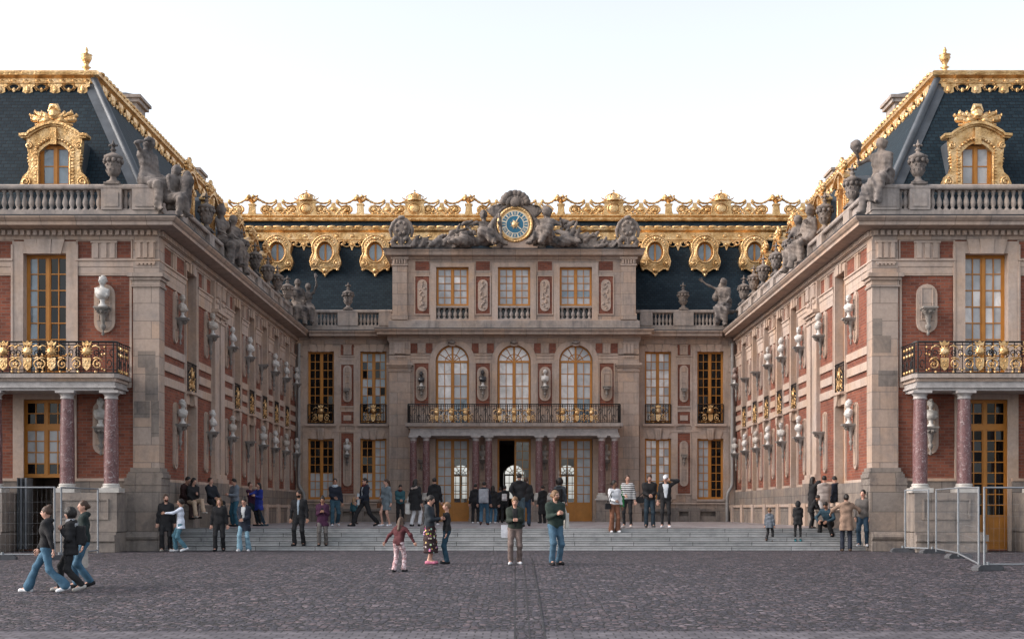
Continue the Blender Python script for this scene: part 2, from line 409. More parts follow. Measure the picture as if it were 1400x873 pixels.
def surface_nets(fn, lo, hi, h):
    lo = np.array(lo, np.float32); n = np.maximum(np.ceil((np.array(hi) - lo) / h).astype(int) + 1, 3)
    g = np.stack(np.meshgrid(*[lo[i] + h * np.arange(n[i], dtype=np.float32) for i in range(3)], indexing='ij'), -1)
    D = fn(g).astype(np.float32)
    # keep the border outside so every surface closes
    for ax in range(3):
        sl = [slice(None)] * 3
        for e in (0, -1):
            sl[ax] = e; D[tuple(sl)] = np.maximum(D[tuple(sl)], 0.5 * h)
    cells = n - 1; acc = np.zeros(tuple(cells) + (3,), np.float32); cnt = np.zeros(tuple(cells), np.float32)
    edges = []
    for ax in range(3):
        s0 = [slice(None)] * 3; s1 = [slice(None)] * 3; s0[ax] = slice(0, -1); s1[ax] = slice(1, None)
        A, B = D[tuple(s0)], D[tuple(s1)]; idx = np.argwhere((A < 0) != (B < 0))
        if len(idx) == 0: edges.append((idx, None)); continue
        a = A[tuple(idx.T)]; b = B[tuple(idx.T)]; t = a / (a - b)
        p = lo + idx * h; p = p.astype(np.float32); p[:, ax] += t * h
        o1, o2 = [i for i in range(3) if i != ax]
        for da in (0, -1):
            for db in (0, -1):
                c = idx.copy(); c[:, o1] += da; c[:, o2] += db
                ok = np.all((c >= 0) & (c < cells), axis=1)
                np.add.at(acc, tuple(c[ok].T), p[ok]); np.add.at(cnt, tuple(c[ok].T), 1)
        edges.append((idx, a < 0))
    act = cnt > 0; ids = -np.ones(tuple(cells), int); ids[act] = np.arange(act.sum())
    V = acc[act] / cnt[act][:, None]; Q = []
    for ax, (idx, neg) in enumerate(edges):
        if neg is None: continue
        o1, o2 = (ax + 1) % 3, (ax + 2) % 3
        cs = []
        for da, db in ((0, 0), (-1, 0), (-1, -1), (0, -1)):
            c = idx.copy(); c[:, o1] += da; c[:, o2] += db; cs.append(c)
        ok = np.all([np.all((c >= 0) & (c < cells), axis=1) for c in cs], axis=0)
        q = np.stack([ids[tuple(c[ok].T)] for c in cs], 1); ng = neg[ok]
        q[~ng] = q[~ng][:, ::-1]; Q.append(q)
    return V, np.concatenate(Q) if Q else np.zeros((0, 4), int)
def sculpt(name, fn, lo, hi, h, mats, parent=None, pick=None, extra=None):
    V, Q = surface_nets(fn, lo, hi, h)
    me = bpy.data.meshes.new(name); nv = len(V); faces = Q.tolist(); verts = V.tolist(); mi = None
    if pick is not None and len(Q): mi = pick(V[Q].mean(1)).astype(int).tolist()
    else: mi = [0] * len(faces)
    if extra is not None:
        ev = np.concatenate(extra.V); verts += ev.tolist(); faces += [[a + nv for a in f] for f in extra.F]; mi += [0] * len(extra.F)
    me.from_pydata(verts, [], faces)
    for m in mats: me.materials.append(m)
    if faces:
        me.polygons.foreach_set('material_index', mi); me.polygons.foreach_set('use_smooth', [True] * len(faces))
    me.update()
    o = bpy.data.objects.new(name, me); COL.objects.link(o)
    if parent: o.parent = parent
    return o
# ------------------------------------------------------------------ shared architectural pieces
def front_A(sgn=1): return [[sgn, 0, 0], [0, -1, 0], [0, 0, 1]]
def side_A(sgn): return [[0, -sgn, 0], [1, 0, 0], [0, 0, 1]]
def plain_A(sgn): return [[sgn, 0, 0], [0, 1, 0], [0, 0, 1]]
rnd = random.Random(3)
def panes_all(k): return lambda c, r, leaf: k
def panes_mixed(seed, keys):
    q = random.Random(seed); t = {}
    def f(c, r, leaf):
        if (c, r) not in t: t[(c, r)] = q.choice(keys)
        return t[(c, r)]
    return f
def window(root, A, o, u, z0, z1, w, v, rows, pick, cols=2, arch=False, bottom=0.0, name='window', fr=0.07, label=None, transom=None):
    """a two-leaf casement: frame with glazing bars, and its panes as a child"""
    f = MB(A, o); g = MB(A, o); m = M['wood']; h = w / 2; mull = 0.05
    zs = z1 - (h if arch else 0)
    f.box(u - h, u - h + fr, v - .05, v + .03, z0, zs, m); f.box(u + h - fr, u + h, v - .05, v + .03, z0, zs, m)
    f.box(u - h + fr, u + h - fr, v - .05, v + .03, z0, z0 + .09, m)
    if not arch: f.box(u - h + fr, u + h - fr, v - .05, v + .03, z1 - .08, z1, m)
    ztop = zs if arch else z1 - .08
    f.box(u - mull, u + mull, v - .045, v + .045, z0 + .09, ztop, m)
    zb = z0 + .09 + bottom
    if bottom:
        for s in (-1, 1):
            a, b = sorted((u + s * mull, u + s * (h - fr)))
            f.box(a, b, v - .04, v, z0 + .09, zb, m); f.box(a + .09, b - .09, v, v + .018, z0 + .2, zb - .12, m)
    for s in (-1, 1):
        a, b = sorted((u + s * mull, u + s * (h - fr)))
        cw = (b - a) / cols; rh = (ztop - zb) / rows
        for i in range(cols + 1):
            e = .035 if i in (0, cols) else .017
            f.box(a + i * cw - e, a + i * cw + e, v - .035, v + .012, zb, ztop, m)
        for j in range(rows + 1):
            e = .03 if j in (0, rows) else .017
            if transom is not None and j == transom: e = .075
            f.box(a, b, v - .034, v + .011, zb + j * rh - e, zb + j * rh + e, m)
        for i in range(cols):
            for j in range(rows):
                k = pick(i, j, s)
                if k is None: continue
                t1, t2 = rnd.uniform(-.03, .03) * cw, rnd.uniform(-.025, .025) * rh
                g.add([(a + i * cw, v - .02 + t1 + t2, zb + j * rh), (a + (i + 1) * cw, v - .02 - t1 + t2, zb + j * rh), (a + (i + 1) * cw, v - .02 - t1 - t2, zb + (j + 1) * rh), (a + i * cw, v - .02 + t1 - t2, zb + (j + 1) * rh)], [(0, 1, 2, 3)], M[k])
    if arch:
        rO, rI = h, h - fr
        P = [(u + rO * cd(a), zs + rO * sd(a)) for a in range(0, 181, 12)] + [(u + rI * cd(a), zs + rI * sd(a)) for a in range(180, -1, -12)]
        f.prism(P, v - .05, v + .03, m)
        f.box(u - rI, u + rI, v - .045, v + .04, zs - .05, zs + .05, m)
        f.box(u - mull, u + mull, v - .045, v + .04, zs + .05, zs + rI, m)
        r2 = rI * .5
        f.tube([(u + r2 * cd(a), v, zs + r2 * sd(a)) for a in range(0, 181, 15)], .02, m, 4)
        for a in (30, 60, 120, 150):
            f.tube([(u + .1 * cd(a), v, zs + .1 * sd(a)), (u + rI * cd(a), v, zs + rI * sd(a))], .02, m, 4)
        for a in range(0, 180, 30):
            for (ra, rb) in ((.02, r2), (r2, rI)):
                V = [(u + ra * cd(a), v - .02, zs + ra * sd(a)), (u + rb * cd(a), v - .02, zs + rb * sd(a)), (u + rb * cd(a + 15), v - .02, zs + rb * sd(a + 15)), (u + rb * cd(a + 30), v - .02, zs + rb * sd(a + 30)), (u + ra * cd(a + 30), v - .02, zs + ra * sd(a + 30))]
                k = pick(0 if a < 90 else 1, rows, 1 if a < 90 else -1)
                if k is not None: g.add(V, [(0, 1, 2, 3, 4)], M[k])
    fo = f.build(name, root)
    if label: fo['label'] = label
    if g.nv: g.build('pane', fo, recalc=False)
    return fo
def arch_fill(mb, u, z1, h, m, depth):
    """stone corners that turn a square opening head into a round one, with the curved soffit"""
    zs = z1 - h
    for s in (-1, 1):
        P = [(u + s * h, zs)] + [(u + s * h * cd(a), zs + h * sd(a)) for a in range(0, 91, 10)] + [(u + s * h, z1)]
        mb.prism(P[1:], -depth, 0.0, m)
def triglyph(mb, u, z0, z1, w, m, v=0.0):
    mb.box(u - w / 2, u + w / 2, v, v + .035, z0, z1, m)
    for i in (-1, 0, 1): mb.box(u + i * w * .33 - w * .1, u + i * w * .33 + w * .1, v + .035, v + .075, z0 + .02, z1 - .05, m)
    mb.box(u - w / 2 - .02, u + w / 2 + .02, v, v + .09, z1 - .05, z1, m)
    mb.box(u - w / 2, u + w / 2, v, v + .05, z0 - .16, z0 - .1, m)
    for i in range(5): mb.box(u - w / 2 + w * (i + .2) / 5, u - w / 2 + w * (i + .75) / 5, v, v + .045, z0 - .21, z0 - .16, m)
def frame(mb, u0, u1, z0, z1, t, v, m, v0=0.0):
    mb.box(u0 - t, u0, v0, v, z0 - t, z1 + t, m); mb.box(u1, u1 + t, v0, v, z0 - t, z1 + t, m)
    mb.box(u0, u1, v0, v, z1, z1 + t, m); mb.box(u0, u1, v0, v, z0 - t, z0, m)
def brick_panel(mb, u0, u1, z0, z1, t=.07, v=.012):
    mb.box(u0, u1, 0, v, z0, z1, M['brick']); frame(mb, u0, u1, z0, z1, t, v + .035, M['trim'])
def oval_outline(u, z0, z1, w, n=9):
    h = w / 2
    return [(u + h * cd(180 * i / (n - 1)), z1 - h + h * sd(180 * i / (n - 1))) for i in range(n)] + [(u - h * cd(180 * i / (n - 1)), z0 + h - h * sd(180 * i / (n - 1))) for i in range(n)]
def bust_console(root, A, o, u, zb, z0, z1, w=.62, sh=.5, full=True, label=None):
    """round-ended plaque on the wall with a scrolled bracket that carries a bust"""
    b = MB(A, o); m = M['console']
    b.prism(oval_outline(u, z0, z1, w), 0, .07, M['trim'])
    b.prism(oval_outline(u, z0 + .09, z1 - .09, w - .18), .07, .085, M['stone']); frame(b, u - w * .24, u + w * .24, zb - .35, zb + .62, .03, .105, M['trim'], .085)
    b.box(u - w * .36, u + w * .36, .07, sh, zb - .06, zb, m); b.box(u - w * .3, u + w * .3, .07, sh - .06, zb - .11, zb - .06, m)
    prof = [(.02, -.98), (.06, -.93), (.05, -.88), (.02, -.82), (.07, -.76), (.11, -.68), (.10, -.62), (.05, -.57), (.08, -.5), (.10, -.38), (.13, -.27), (.20, -.2), (.23, -.14), (.24, -.12)]
    if full: b.lathe([(r * w / .75, z * .92) for r, z in prof], (u, .20, zb), m, 10)
    else: b.lathe([(r * w / .75, z * .6) for r, z in prof], (u, .17, zb), m, 10)
    for a in (-40, 0, 40): b.tube([(u + .13 * sd(a) * w / .62, .22 + .13 * cd(a), zb - .2), (u + .2 * sd(a) * w / .62, .22 + .2 * cd(a), zb - .13)], [.035, .05], m, 5)
    c = b.build('bust_console', root)
    if label: c['label'] = label
    return c
BAL = [(.10, 0), (.10, .05), (.06, .07), (.05, .11), (.085, .19), (.095, .26), (.075, .36), (.045, .45), (.04, .5), (.065, .53), (.05, .56), (.09, .6), (.09, .65)]
_bal = {}
def balusters(root, A, o, us, v, z, h=.65, m=None, r=1.0):
    """each baluster a mesh of its own (they share one mesh)"""
    for u in us:
        p = np.array(A, float) @ np.array([u, v, z]) + np.array(o, float)
        k = (round(h, 3), m or 'parapet', r)
        if k not in _bal:
            b = MB(); b.lathe([(a * r, q * h / .65) for a, q in BAL], (0, 0, 0), M[k[1]], 8); ob = b.build('baluster'); _bal[k] = ob.data
        else:
            ob = bpy.data.objects.new('baluster', _bal[k]); COL.objects.link(ob)
        ob.parent = root; ob.location = Vector(p) - origin_of(root)
def gilt_emblem(name, parent, s=1.0):
    """sun face over a shield between scrolls, with crown, all gilded"""
    b = MB(); g = M['gold']
    b.ball((0, .04, .66), (.135, .07, .135), g, 12, 8)
    for a in range(0, 360, 30): b.tube([(.13 * cd(a), .03, .66 + .13 * sd(a)), (.19 * cd(a), .03, .66 + .19 * sd(a))], [.03, .006], g, 4)
    b.prism([(-.13, .46), (.13, .46), (.12, .2), (.06, .12), (0, .07), (-.06, .12), (-.12, .2)], -.01, .05, g)
    for (x, z) in ((-.05, .36), (.05, .36), (0, .22)): b.ball((x, .05, z), (.028, .02, .035), g, 6, 4)
    b.prism([(-.12, .84), (.12, .84), (.15, .97), (.07, .92), (0, 1.0), (-.07, .92), (-.15, .97)], -.02, .03, g)
    for sx in (-1, 1):
        b.tube([(q[0], .02, q[2]) for q in spiral((sx * .33, 0, .26), .15, 1.3, 90, sx)], [.03 - .0012 * i for i in range(18)], g, 5)
        b.tube([(q[0], .0, q[2]) for q in spiral((sx * .30, 0, .62), .10, 1.2, -90, -sx)], .016, M['iron'], 4)
        b.tube([(sx * .2, .02, .44), (sx * .3, .03, .47), (sx * .42, .02, .42), (sx * .47, .01, .34)], [.02, .035, .025, .006], g, 5)
        b.tube([(sx * .16, .02, .8), (sx * .27, .03, .84), (sx * .38, .02, .78), (sx * .42, .01, .70)], [.015, .03, .022, .005], g, 5)
        b.ball((sx * .33, .02, .26), .04, g, 7, 5); b.ball((sx * .27, .02, .03), .042, g, 7, 5); b.ball((sx * .46, .02, .55), (.03, .03, .05), g, 6, 4); b.ball((sx * .47, .02, .12), (.03, .03, .04), g, 6, 4)
    if s != 1.0: b.V = [v * s for v in b.V]
    o = b.build(name); o.parent = parent
    return o
def railing_bars(mb, P, z0, z1, dense=True, step=.11):
    """wrought iron rail along a line of (u, v) points, with scrollwork"""
    m = M['iron']
    for z, r in ((z1, .03), (z1 - .09, .014), (z0 + .12, .016), (z0 + .02, .026)): mb.tube([(u, v, z) for u, v in P], r, m, 5)
    for (a, b) in zip(P, P[1:]):
        L = math.hypot(b[0] - a[0], b[1] - a[1]); n = max(int(L / step), 1)
        for i in range(n + 1):
            t = i / n; u, v = a[0] + (b[0] - a[0]) * t, a[1] + (b[1] - a[1]) * t
            mb.tube([(u, v, z0), (u, v, z1)], .013 if i % 5 else .024, m, 4)
        n2 = max(int(L / .44), 1)
        for i in range(n2):
            t = (i + .5) / n2; u, v = a[0] + (b[0] - a[0]) * t, a[1] + (b[1] - a[1]) * t
            dx, dy = (b[0] - a[0]) / L, (b[1] - a[1]) / L
            for s in (-1, 1):
                pts = []
                for k in range(12):
                    q = -100 + 300 * k / 11; rr = .14 * (1 - .05 * k)
                    pts.append((u + dx * s * (.10 + rr * cd(q) * .7), v + dy * s * (.10 + rr * cd(q) * .7), (z0 + z1) / 2 + s * .16 + rr * sd(q)))
                mb.tube(pts, .016, m, 4)
def flower_balls(mb, P, z0, z1, step, r=.035):
    for (a, b) in zip(P, P[1:]):
        L = math.hypot(b[0] - a[0], b[1] - a[1]); n = max(int(L / step), 1)
        for i in range(n + 1):
            t = i / n
            for z in (z0 + .1, z0 + (z1 - z0) * .62, z1 - .16): mb.ball((a[0] + (b[0] - a[0]) * t, a[1] + (b[1] - a[1]) * t, z), (r, r * 1.3, r * 1.2), M['gold'], 6, 4)
def column(parent, x, y, z0, z1, r, mred='marble'):
    """red marble shaft on a white base with a white capital"""
    b = MB(); h = z1 - z0
    b.lathe([(r * 1.0, .28), (r * 1.0, h * .35), (r * .98, h * .6), (r * .86, h - .24)], (x, y, z0), M[mred], 18)
    c = b.build('column', parent)
    w = MB(); 
    w.box(x - r * 1.45, x + r * 1.45, y - r * 1.45, y + r * 1.45, z0, z0 + .14, M['dullwhite'])
    w.lathe([(r * 1.3, .14), (r * 1.36, .16), (r * 1.3, .185)], (x, y, z0), M['dullwhite'], 18); w.lathe([(r * 1.12, .185), (r * 1.12, .22)], (x, y, z0), M['dullwhite'], 18); w.lathe([(r * 1.14, .22), (r * 1.19, .245), (r * 1.04, .28)], (x, y, z0), M['dullwhite'], 18)
    w.build('column_base', c)
    k = MB()
    k.lathe([(r * .9, -.26), (r * 1.0, -.24), (r * .9, -.21), (r * .9, -.15), (r * 1.15, -.10), (r * 1.22, -.08)], (x, y, z1), M['capital'], 18)
    k.box(x - r * 1.3, x + r * 1.3, y - r * 1.3, y + r * 1.3, z1 - .08, z1, M['capital']); k.build('column_capital', c)
    return c
def pendant(mb, u, v, z, w, h, big=True):
    """one hanging gilt ornament of the roof edging"""
    g = M['gold']
    if big:
        P = [(-.5, 0), (-.46, -.25), (-.3, -.3), (-.34, -.55), (-.16, -.62), (-.1, -.85), (0, -1.0), (.1, -.85), (.16, -.62), (.34, -.55), (.3, -.3), (.46, -.25), (.5, 0)]
        mb.prism([(u + a * w, z + b * h) for a, b in P], v, v + .05, g)
        mb.ball((u, v + .06, z - .42 * h), (.16 * w, .05, .2 * h), g, 8, 5); mb.ball((u, v + .04, z - 1.0 * h), (.05, .04, .06), g, 6, 4)
    else:
        mb.tube([(u + .3 * w * cd(a), v + .03, z - .3 * h + .28 * h * sd(a)) for a in range(0, 360, 40)], .03, g, 4, True)
        for s in (-1, 1): mb.tube([(u + s * .1 * w, v + .03, z - .1 * h), (u + s * .42 * w, v + .03, z - .32 * h), (u + s * .26 * w, v + .03, z - .6 * h)], [.035, .04, .012], g, 4)
        mb.ball((u, v + .04, z - .55 * h), (.06, .04, .09), g, 6, 4)
def trophy(mb, u, v, z, s, m):
    """plumed helmet over crossed standards, drums and quivers"""
    mb.lathe([(.2 * s, 0), (.25 * s, .06 * s), (.24 * s, .2 * s), (.26 * s, .24 * s), (.22 * s, .36 * s), (.12 * s, .46 * s), (.03 * s, .5 * s)], (u, v, z + .16 * s), m, 12)
    mb.tube([(u - .2 * s, v + .06 * s, z + .5 * s), (u - .08 * s, v + .04, z + .72 * s), (u + .12 * s, v + .02, z + .72 * s), (u + .24 * s, v + .02 * s, z + .5 * s)], [.07 * s, .12 * s, .12 * s, .05 * s], m, 7)
    mb.ball((u, v + .2 * s, z + .32 * s), (.16 * s, .1 * s, .1 * s), m, 8, 5)
    for sx in (-1, 1):
        for (dx, dz, r, w) in ((.74, .34, .10, .05), (.88, .10, .12, .07), (.60, .02, .13, .12), (.46, .30, .12, .10), (.95, .24, .07, .04)):
            mb.tube([(u + sx * .05 * s, v + .03, z + .14 * s), (u + sx * dx * .6 * s, v + .07, z + (.1 + dz * .6) * s), (u + sx * dx * .92 * s, v + .05, z + (.08 + dz) * s), (u + sx * dx * s, v + .04, z + (.1 + dz * 1.05) * s)], [w * s, r * s, r * 1.05 * s, r * .6 * s], m, 7)
            mb.tube([(u + sx * dx * .97 * s + .02, v + .06 + r * s * cd(a), z + (.1 + dz * 1.02) * s + r * s * sd(a)) for a in range(0, 360, 60)], .025 * s, m, 4, True)
        mb.ball((u + sx * .3 * s, v + .1, z + .14 * s), (.18 * s, .12 * s, .14 * s), m, 8, 6)
        mb.tube([(u + sx * .2 * s, v + .1, z + .02 * s), (u + sx * .75 * s, v + .06, z - .03 * s)], [.09 * s, .05 * s], m, 6)
def dormer(root, A, o, u, v, z, s=1.0, deep=2.2, pk='g_blue', label=None):
    """gilded stone-shaped dormer: scrolled sides, arched casement, curved cornice and a trophy on top"""
    g = M['gold']; b = MB(A, o)
    hw = .47 * s; zt = 1.05 * s
    def X(p): return [(u + a * s, z + q * s) for a, q in p]
    for sx in (-1, 1):
        P = [(.50, -.03), (1.02, -.03), (1.13, .04), (1.10, .12), (1.02, .3), (.88, .42), (.82, .62), (.84, .9), (.88, 1.2), (.9, 1.42), (.50, 1.42)]
        P = [(sx * a, q) for a, q in P]
        b.prism(X(P), v - .25 * s, v, g)
        b.tube([(q[0], v + .02, q[2]) for q in spiral((u + sx * .92 * s, 0, z + .1 * s), .16 * s, 1.6, 90, sx)], .035 * s, g, 5)
        for k in range(9): b.ball((u + sx * (.86 - .02 * abs(k - 4)) * s, v - .1, z + (.48 + .1 * k) * s), (.07 * s, .09, .05 * s), g, 6, 4)
        for k in range(11): b.box(u + sx * .60 * s - .045 * s, u + sx * .60 * s + .045 * s, v, v + .05, z + (.0 + .112 * k) * s, z + (.0 + .112 * k + .075) * s, g)
        b.tube([(u + sx * .52 * s, v + .02, z), (u + sx * .52 * s, v + .02, z + .95 * s)], .035 * s, g, 5)
        b.tube([(q[0], v + .03, q[2]) for q in spiral((u + sx * .82 * s, 0, z + 1.28 * s), .11 * s, 1.4, 90, sx)], .035 * s, g, 5)
    ar = [(a / 10.0, 1.05 + .32 * (1 - (a / 5.0) ** 2)) for a in range(-5, 6)]
    b.prism(X([(-.9, 1.42)] + [(-.5, 1.42 if False else 1.06)] + ar[1:-1] + [(.5, 1.06), (.9, 1.42), (.9, 1.56)] + [(a / 10.0, 1.58 + .34 * cd(a * 10)) for a in range(8, -9, -1)] + [(-.9, 1.56)]), v - .25 * s, v - .002, g)
    for k in range(13):
        a = -.56 + 1.12 * k / 12; b.ball((u + a * s, v + .03, z + (1.22 + .3 * (1 - (a / .56) ** 2)) * s), (.065 * s, .05, .06 * s), g, 6, 4)
    b.box(u - .1 * s, u + .1 * s, v, v + .12, z + 1.3 * s, z + 1.85 * s, g)
    cor = [(-1.1, 1.56), (-.86, 1.58)] + [(a / 10.0, 1.62 + .34 * cd(a * 10.5)) for a in range(-8, 9)] + [(.86, 1.58), (1.1, 1.56)]
    top = [(a, q + .085) for a, q in cor]
    b.prism(X(cor + top[::-1]), v - .3 * s, v + .16 * s, g)
    b.prism(X([(a * .95, q - .05) for a, q in cor] + cor[::-1]), v - .3 * s, v + .08 * s, g)
    d = b.build('dormer', root)
    if label: d['label'] = label
    k = MB(A, o)
    P = X([(-.84, -.62), (-.84, 1.5)] + [(a / 10.0, 1.55 + .3 * cd(a * 11)) for a in range(-8, 9)] + [(.84, 1.5), (.84, -.62)])
    k.prism(P[1:-1] + [P[-1], P[0]], v - deep, v - .26 * s, M['lead']); k.box(u - 1.0 * s, u + 1.0 * s, v - deep, v - .1, z - .75 * s, z - .035, M['slate']); k.build('dormer_roof', d)
    t = MB(A, o); trophy(t, u, v - .05, z + 1.98 * s, .82 * s, g); t.build('trophy', d)
    window(d, A, o, u, z - .03 * s, z + 1.32 * s, 1.0 * s, v - .2 * s, 2, panes_all(pk), cols=1, name='dormer_window')
    return d
def oval_dormer(root, A, o, u, v, zc, pk):
    """gilded bull's-eye dormer hanging over the slates like a shield"""
    g = M['gold']; b = MB(A, o); half = [(0, -1.13), (.1, -1.08), (.13, -.98), (.3, -.9), (.45, -.8), (.6, -.82), (.74, -.78), (.8, -.62), (.84, -.4), (.78, -.2), (.68, 0), (.66, .2), (.72, .38), (.72, .5), (.62, .68), (.45, .84), (.22, .95), (0, .98)]
    outl = half + [(-a, q) for a, q in half[-2:0:-1]]
    n = 24; hole = [(.42 * cd(360 * i / n), .08 + .52 * sd(360 * i / n)) for i in range(n)]
    # ring between the outline and the oval: sample the outline by angle
    def ray(a):
        best = None
        c, s_ = cd(a), sd(a)
        for (p, q) in zip(outl, outl[1:] + outl[:1]):
            dx, dz = q[0] - p[0], q[1] - p[1]; den = c * dz - s_ * dx
            if abs(den) < 1e-9: continue
            t = (p[0] * dz - (p[1] - .08) * dx) / den; w = (p[0] * s_ - (p[1] - .08) * c) / den
            if t > 0 and -1e-6 <= w <= 1 + 1e-6 and (best is None or t > best): best = t
        return (c * best, .08 + s_ * best)
    n = 72; O = [ray(360 * i / n) for i in range(n)]; H = [(.42 * cd(360 * i / n), .08 + .52 * sd(360 * i / n)) for i in range(n)]
    V = [(u + a, v, zc + q) for a, q in O] + [(u + a, v + .1, zc + q) for a, q in H] + [(u + a, v - .9, zc + q) for a, q in O] + [(u + a, v - .14, zc + q) for a, q in H]
    Fs = []
    for i in range(n):
        j = (i + 1) % n
        Fs += [(i, j, n + j, n + i), (i, 2 * n + i, 2 * n + j, j), (n + i, n + j, 3 * n + j, 3 * n + i)]
    b.add(V, Fs, g)
    b.tube([(u + .47 * cd(a), v + .1, zc + .08 + .57 * sd(a)) for a in range(0, 360, 15)], .05, g, 6, True)
    b.tube([(u + a * .97, v + .02, zc + q) for a, q in outl], .04, g, 5, True)
    for sx in (-1, 1):
        b.tube([(q[0], v + .07, q[2]) for q in spiral((u + sx * .62, 0, zc - .52), .19, 1.5, 90, sx)], .045, g, 5)
        b.ball((u + sx * .62, v + .06, zc - .52), .09, g, 7, 5)
        for k in range(5): b.ball((u + sx * (.66 + .01 * k), v + .0, zc + .02 + .1 * k), (.06, .07, .05), g, 6, 4)
        b.ball((u + sx * .66, v + .02, zc - .86), (.09, .07, .07), g, 7, 5)
    for k in range(11):
        a = 30 + 12 * k; b.ball((u + .6 * cd(a), v + .07, zc + .1 + .74 * sd(a)), (.06, .05, .06), g, 6, 4)
    b.ball((u, v + .1, zc + .8), (.1, .08, .1), g, 8, 5); b.ball((u, v + .06, zc - .9), (.16, .08, .12), g, 8, 5); b.ball((u, v + .03, zc - 1.15), (.07, .06, .1), g, 7, 5)
    d = b.build('oval_dormer', root)
    w = MB(A, o)
    w.tube([(u + .39 * cd(a), v - .1, zc + .08 + .49 * sd(a)) for a in range(0, 360, 15)], .045, M['wood'], 6, True)
    w.box(u - .05, u + .05, v - .13, v - .07, zc - .4, zc + .56, M['wood']); w.build('oval_frame', d)
    p = MB(A, o); p.add([(u + .4 * cd(a), v - .11, zc + .08 + .5 * sd(a)) for a in range(0, 360, 15)], [tuple(range(24))], M[pk]); p.build('pane', d, recalc=False)
    return d
CORN = [(0, 8.55), (.06, 8.55), (.08, 8.66), (.12, 8.66), (.12, 8.86), (.62, 8.90), (.66, 8.9), (.66, 9.0), (.72, 9.04), (.79, 9.12), (.79, 9.16), (0, 9.22)]
def rel(P): return [(a, R(z)) for a, z in P]
CORN = rel(CORN)
PLINTH = rel([(-.32, 9.16), (.06, 9.16), (.06, 9.5), (-.32, 9.5)])
RAIL = rel([(-.34, 10.15), (.06, 10.15), (.09, 10.19), (.09, 10.27), (.05, 10.31), (-.34, 10.31)])
ARCHIT = rel([(0, 7.48), (.05, 7.48), (.05, 7.7), (.075, 7.7), (.075, 7.86), (.12, 7.88), (.12, 7.93), (0, 7.93)])

